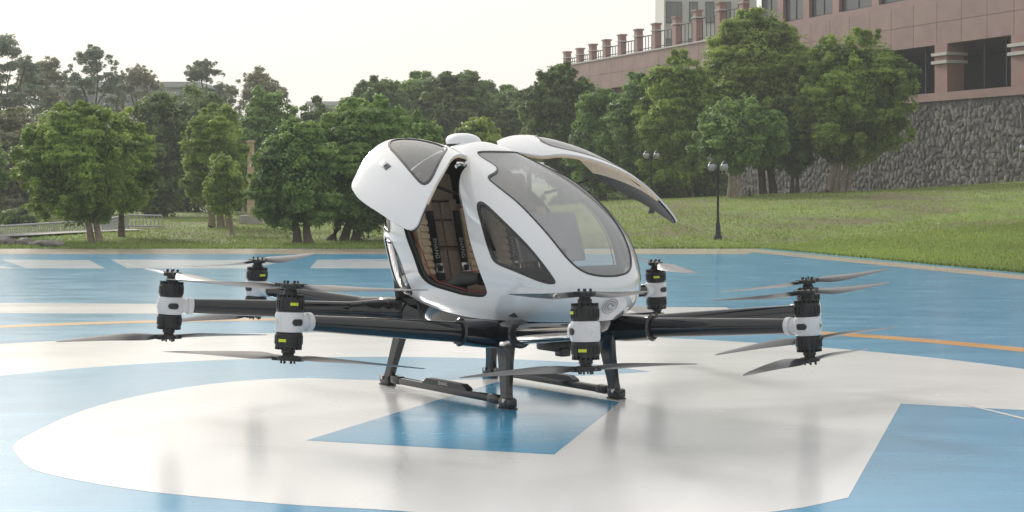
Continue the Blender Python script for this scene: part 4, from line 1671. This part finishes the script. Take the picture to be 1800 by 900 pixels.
    # small bolts on the sleeve
# corner knuckles
for fx in (1, -1):
    for sy in (1, -1):
        J = Vector((.55 * fx, .38 * sy, .415 if fx > 0 else .47))
        inn = Vector((.30 * fx, .20 * sy, .43))
        k_ = MB().tube([inn, inn.lerp(J, .6), J, J + (J - inn).normalized() * .05, J + (J - inn).normalized() * .085], [.10, .092, .082, .066, .03], 20).build('arm_joint', GLOSS_K, drone, 60)
        # landing leg
        foot = Vector((.615 if fx > 0 else -.717, .393 * sy, .03))
        top = Vector((.555 * fx, .36 * sy, J.z - .03)) if fx > 0 else Vector((-.60, .33 * sy, .46))
        vs = []
        for t_, wx, wy in ((0, .098, .036), (.10, .074, .031), (.35, .058, .027), (.8, .043, .023), (.92, .043, .024), (1.0, .048, .027)):
            p = top.lerp(foot, t_)
            ring = [(-wx, -wy * .5), (-wx * .7, -wy), (wx * .7, -wy), (wx, -wy * .5), (wx, wy * .5), (wx * .7, wy), (-wx * .7, wy), (-wx, wy * .5)]
            vs += [(p.x + a_, p.y + b_, p.z) for a_, b_ in ring]
        fs = []
        for i in range(5):
            fs += [(i * 8 + (k + 1) % 8, i * 8 + k, (i + 1) * 8 + k, (i + 1) * 8 + (k + 1) % 8) for k in range(8)]
        fs += [tuple(range(8)), tuple(range(47, 39, -1))]
        leg = MB().add(vs, fs).build('landing_leg', GLOSS_K, drone, 35)
        MB().box((foot.x + .01 * fx, foot.y, .034), (.112, .060, .056), bev=.014).build('foot', GLOSS_K, leg, 40)
        MB().box((foot.x + .01 * fx, foot.y, .0035), (.11, .062, .007)).build('rubber_pad', SATIN_K, leg)
        MB().tube([(foot.x + .02 * fx, foot.y - .04, .05), (foot.x + .02 * fx, foot.y + .04, .05)], .012, 12).build('bolt', CHROME, leg, 40)
for sy in (1, -1):
    y = .393 * sy
    sk = MB().box((-.05, y, .042), (1.22, .046, .042), bev=.010).box((.50, y, .044), (.10, .054, .052), bev=.012).box((-.60, y, .044), (.10, .054, .052), bev=.012).build('skid', GLOSS_K, drone, 40)
    blk = MB()
    prof = [(-.27, .060), (-.22, .094), (.17, .094), (.22, .075), (.23, .060)]
    nn = len(prof)
    vs = [(x, y + s * .024, z) for s in (-1, 1) for x, z in prof]
    fs = [tuple(range(nn)), tuple(range(2 * nn - 1, nn - 1, -1))] + [(k, nn + k, nn + (k + 1) % nn, (k + 1) % nn) for k in range(nn)]
    blk.add(vs, fs).build('skid_block', SATIN_K, sk)
    tm = text_mesh('EHANG', .030)
    tm.materials.append(WHITE_T)
    mx = Matrix.Translation((-.03, y + sy * .0245, .077)) @ (rot90(180) if sy > 0 else Matrix.Identity(4)) @ Matrix.Rotation(R(90), 4, 'X')
    mesh_obj('lettering', tm, sk, mx)

# ---- cabin interior
MB().box((.05, 0, .545), (1.30, .80, .04), bev=.01).build('cabin_floor', CABIN_K, drone)
MB().box((-.62, 0, .88), (.05, .86, .66), rot=Euler((0, R(-12), 0)), bev=.02).build('rear_bulkhead', CABIN_K, drone, 40)
dash = MB()
n = 13
vs, fs = [], []
for i in range(n):
    y = -.36 + .72 * i / (n - 1)
    cv = .10 * (1 - (y / .36) ** 2)
    for x, z in ((.56, .57), (.52, .70), (.56, .775), (.66, .80), (.78 + cv * .6, .745), (.86 + cv, .62)):
        vs.append((x, y, z))
for i in range(n - 1):
    for k in range(5):
        fs.append((i * 6 + k, i * 6 + k + 1, (i + 1) * 6 + k + 1, (i + 1) * 6 + k))
dash.add(vs, fs).build('dashboard', CABIN_K, drone, 50)
plate = MB().box((.56, -.06, .97), (.022, .46, .30), rot=Euler((0, R(-22), 0)), bev=.008).build('pale_plate', LIGHTG, drone, 40)  # tilted pale grey plate above the dashboard
MB().tube([(.66, 0, .78), (.615, 0, .90)], .02, 10).build('plate_stand', SATIN_K, plate)
MB().box((.24, 0, .66), (.40, .10, .22), bev=.03).build('centre_console', CABIN_K, drone, 40)


def seat(yc):
    q = R(-17)
    ca, sa = math.cos(q), math.sin(q)
    base = Vector((-.13, yc, .63))

    def P(x, y, z):                               # backrest frame, z along the back
        return (base.x + x * ca + z * sa, base.y + y, base.z - x * sa + z * ca)
    rm = Euler((0, q, 0))

    def bb(c, s, bev=.02, mb=None):
        mb = mb or MB()
        return mb.box(P(*c), s, rot=rm, bev=bev)
    st = bb((-.05, 0, .27), (.09, .40, .58), .035).build('seat', BROWN, drone, 50)
    for k, (z0, h) in enumerate(((.05, .20), (.27, .17), (.44, .12))):
        for s in (-1, 1):
            bb((.004, s * .0625, z0 + h / 2), (.030, .118, h - .006), .012).build('back_panel', BROWN, st, 50)
    for s in (-1, 1):
        mb = MB()
        bb((.012, s * .172, .26), (.075, .085, .52), .03, mb)
        mb.build('bolster', BEIGE, st, 50)
        for k in range(9):
            mb = MB()
            mb.box(P(.052, s * .165, .06 + k * .045), (.012, .062, .030), rot=rm, bev=.006)
            mb.build('rib', BEIGE, st, 50)
    bb((-.03, 0, .66), (.09, .25, .19), .04).build('headrest', TAN, st, 50)
    em_ = MB().tube([P(.018 + .0, .022 * math.cos(t_), .67 + .022 * math.sin(t_)) for t_ in np.linspace(0, 2 * math.pi, 20)], .003, 5)
    em_.build('headrest_mark', CHROME, st, 60)
    MB().box((.08, yc, .615), (.44, .42, .09), bev=.035).build('cushion', BROWN, st, 50)
    for s in (-1, 1):
        MB().box((.08, yc + s * .19, .635), (.44, .07, .10), bev=.03).build('cushion_side', CABIN_K, st, 50)
        sp = MB()
        sp.box(P(.036, s * .095, .315), (.008, .048, .36), rot=rm, bev=.002)
        o = sp.build('strap', SATIN_K, st, 40)
        sp2 = MB()
        sp2.box(P(.028, s * .088, .50), (.008, .046, .14), rot=rm, bev=.002)
        sp2.build('strap', TAN, st, 40)
        bb((.044, s * .095, .13), (.014, .058, .062), .006).build('buckle', CHROME, st, 40)
        bb((.052, s * .095, .128), (.010, .034, .036), .004).build('buckle_button', SATIN_K, st, 40)
        bb((.046, s * .095, .075), (.02, .054, .05), .006).build('buckle_tongue', SATIN_K, st, 40)
        tm = text_mesh('EHANG', .038)
        tm.materials.append(WHITE_T)
        c = Vector(P(.0415, s * .095, .255))
        nx = Vector((ca, 0, -sa))
        zx = Vector((sa, 0, ca))
        Mx = Matrix((-zx, Vector((0, -1, 0)), nx)).transposed()
        if Mx.determinant() < 0:
            Mx = Matrix((-zx, Vector((0, 1, 0)), nx)).transposed()
        Mx = Mx.to_4x4()
        Mx.translation = c
        mesh_obj('lettering', tm, st, Mx)
    return st


seat(-.285)
seat(.285)
# side cushions below the door openings, red edged
for s in (-1, 1):
    pts = [(-.12, s * .47, .70), (.0, s * .475, .655), (.14, s * .47, .67), (.28, s * .455, .725), (.40, s * .43, .735)]
    c = MB().tube(pts, [.030, .042, .045, .045, .03], 12).build('sill_cushion', CABIN_K, drone, 60)
    MB().tube([(x, y - s * .012, z + .042) for x, y, z in pts], .004, 6).build('piping', RED, c)
    MB().box((.18, s * .50, .625), (.03, .03, .07), bev=.006).build('door_latch', SATIN_K, drone, 40)


# ---- marks on the skin
def on_skin(th, s, off=.002):
    p, n_ = Vector(hull_pt(R(th), s)), Vector(hull_nrm(R(th), s))
    t_ = Vector((0, 0, 1))
    yv = (t_ - n_ * t_.dot(n_)).normalized()
    xv = yv.cross(n_)
    M = Matrix((xv, yv, n_)).transposed().to_4x4()
    M.translation = p + n_ * off
    return M


em = MB()


def arc_strip(mb, r0, r1, a0, a1, z=.0, n=24):
    vs = []
    for k in range(n + 1):
        t_ = R(a0 + (a1 - a0) * k / n)
        vs += [(r0 * math.cos(t_), r0 * math.sin(t_), z), (r1 * math.cos(t_), r1 * math.sin(t_), z)]
    mb.add(vs, [(2 * k, 2 * k + 1, 2 * k + 3, 2 * k + 2) for k in range(n)])


arc_strip(em, .046, .053, 0, 360)
arc_strip(em, .030, .038, 20, 330)
arc_strip(em, .012, .022, 0, 290)
em.add([(.010, -.004, 0), (.036, -.004, 0), (.036, .004, 0), (.010, .004, 0)], [(0, 1, 2, 3)])
MEMB = mat('emblem_grey', (.33, .34, .36), .25, .6)
o = em.build('emblem', MEMB, drone)
o.matrix_local = on_skin(0, .13, .004)
for th in (-98, 98):
    mk = MB()
    arc_strip(mk, .014, .021, 30, 330)
    mk.add([(0, -.004, 0), (.018, -.004, 0), (.018, .004, 0), (0, .004, 0)], [(0, 1, 2, 3)])
    o = mk.build('emblem', GREY_T, drone)
    o.matrix_local = on_skin(th, .485, .002)
# nose lamp cluster below the windshield
for s in (-1, 1):
    mb = MB()
    mb.lathe([(.006, .012), (.020, .009), (.026, .0), (.026, -.01)], 20)
    o = mb.build('nose_lamp', CHROME, drone, 60)
    o.matrix_local = on_skin(s * 16, .085, .001)
# tail frame between the quarter panel and the belly

# ------------------------------------------------------------------ hazy air
air = bpy.data.materials.new('hazy_air')
air.use_nodes = True
an = air.node_tree
an.nodes.clear()
ao = an.nodes.new('ShaderNodeOutputMaterial')
av = an.nodes.new('ShaderNodeVolumePrincipled')
av.inputs['Color'].default_value = (.93, .94, .95, 1)
av.inputs['Density'].default_value = .0008
av.inputs['Anisotropy'].default_value = .2
an.links.new(av.outputs['Volume'], ao.inputs['Volume'])
haze = MB().box((0, 388, 16), (860, 940, 42)).build('haze', air)
tag(haze, 'pale hazy air over the whole place', 'haze', kind='stuff')

# print('TRIS', sum(len(o.data.loops) - 2 * len(o.data.polygons) for o in scene.objects if o.type == 'MESH'))
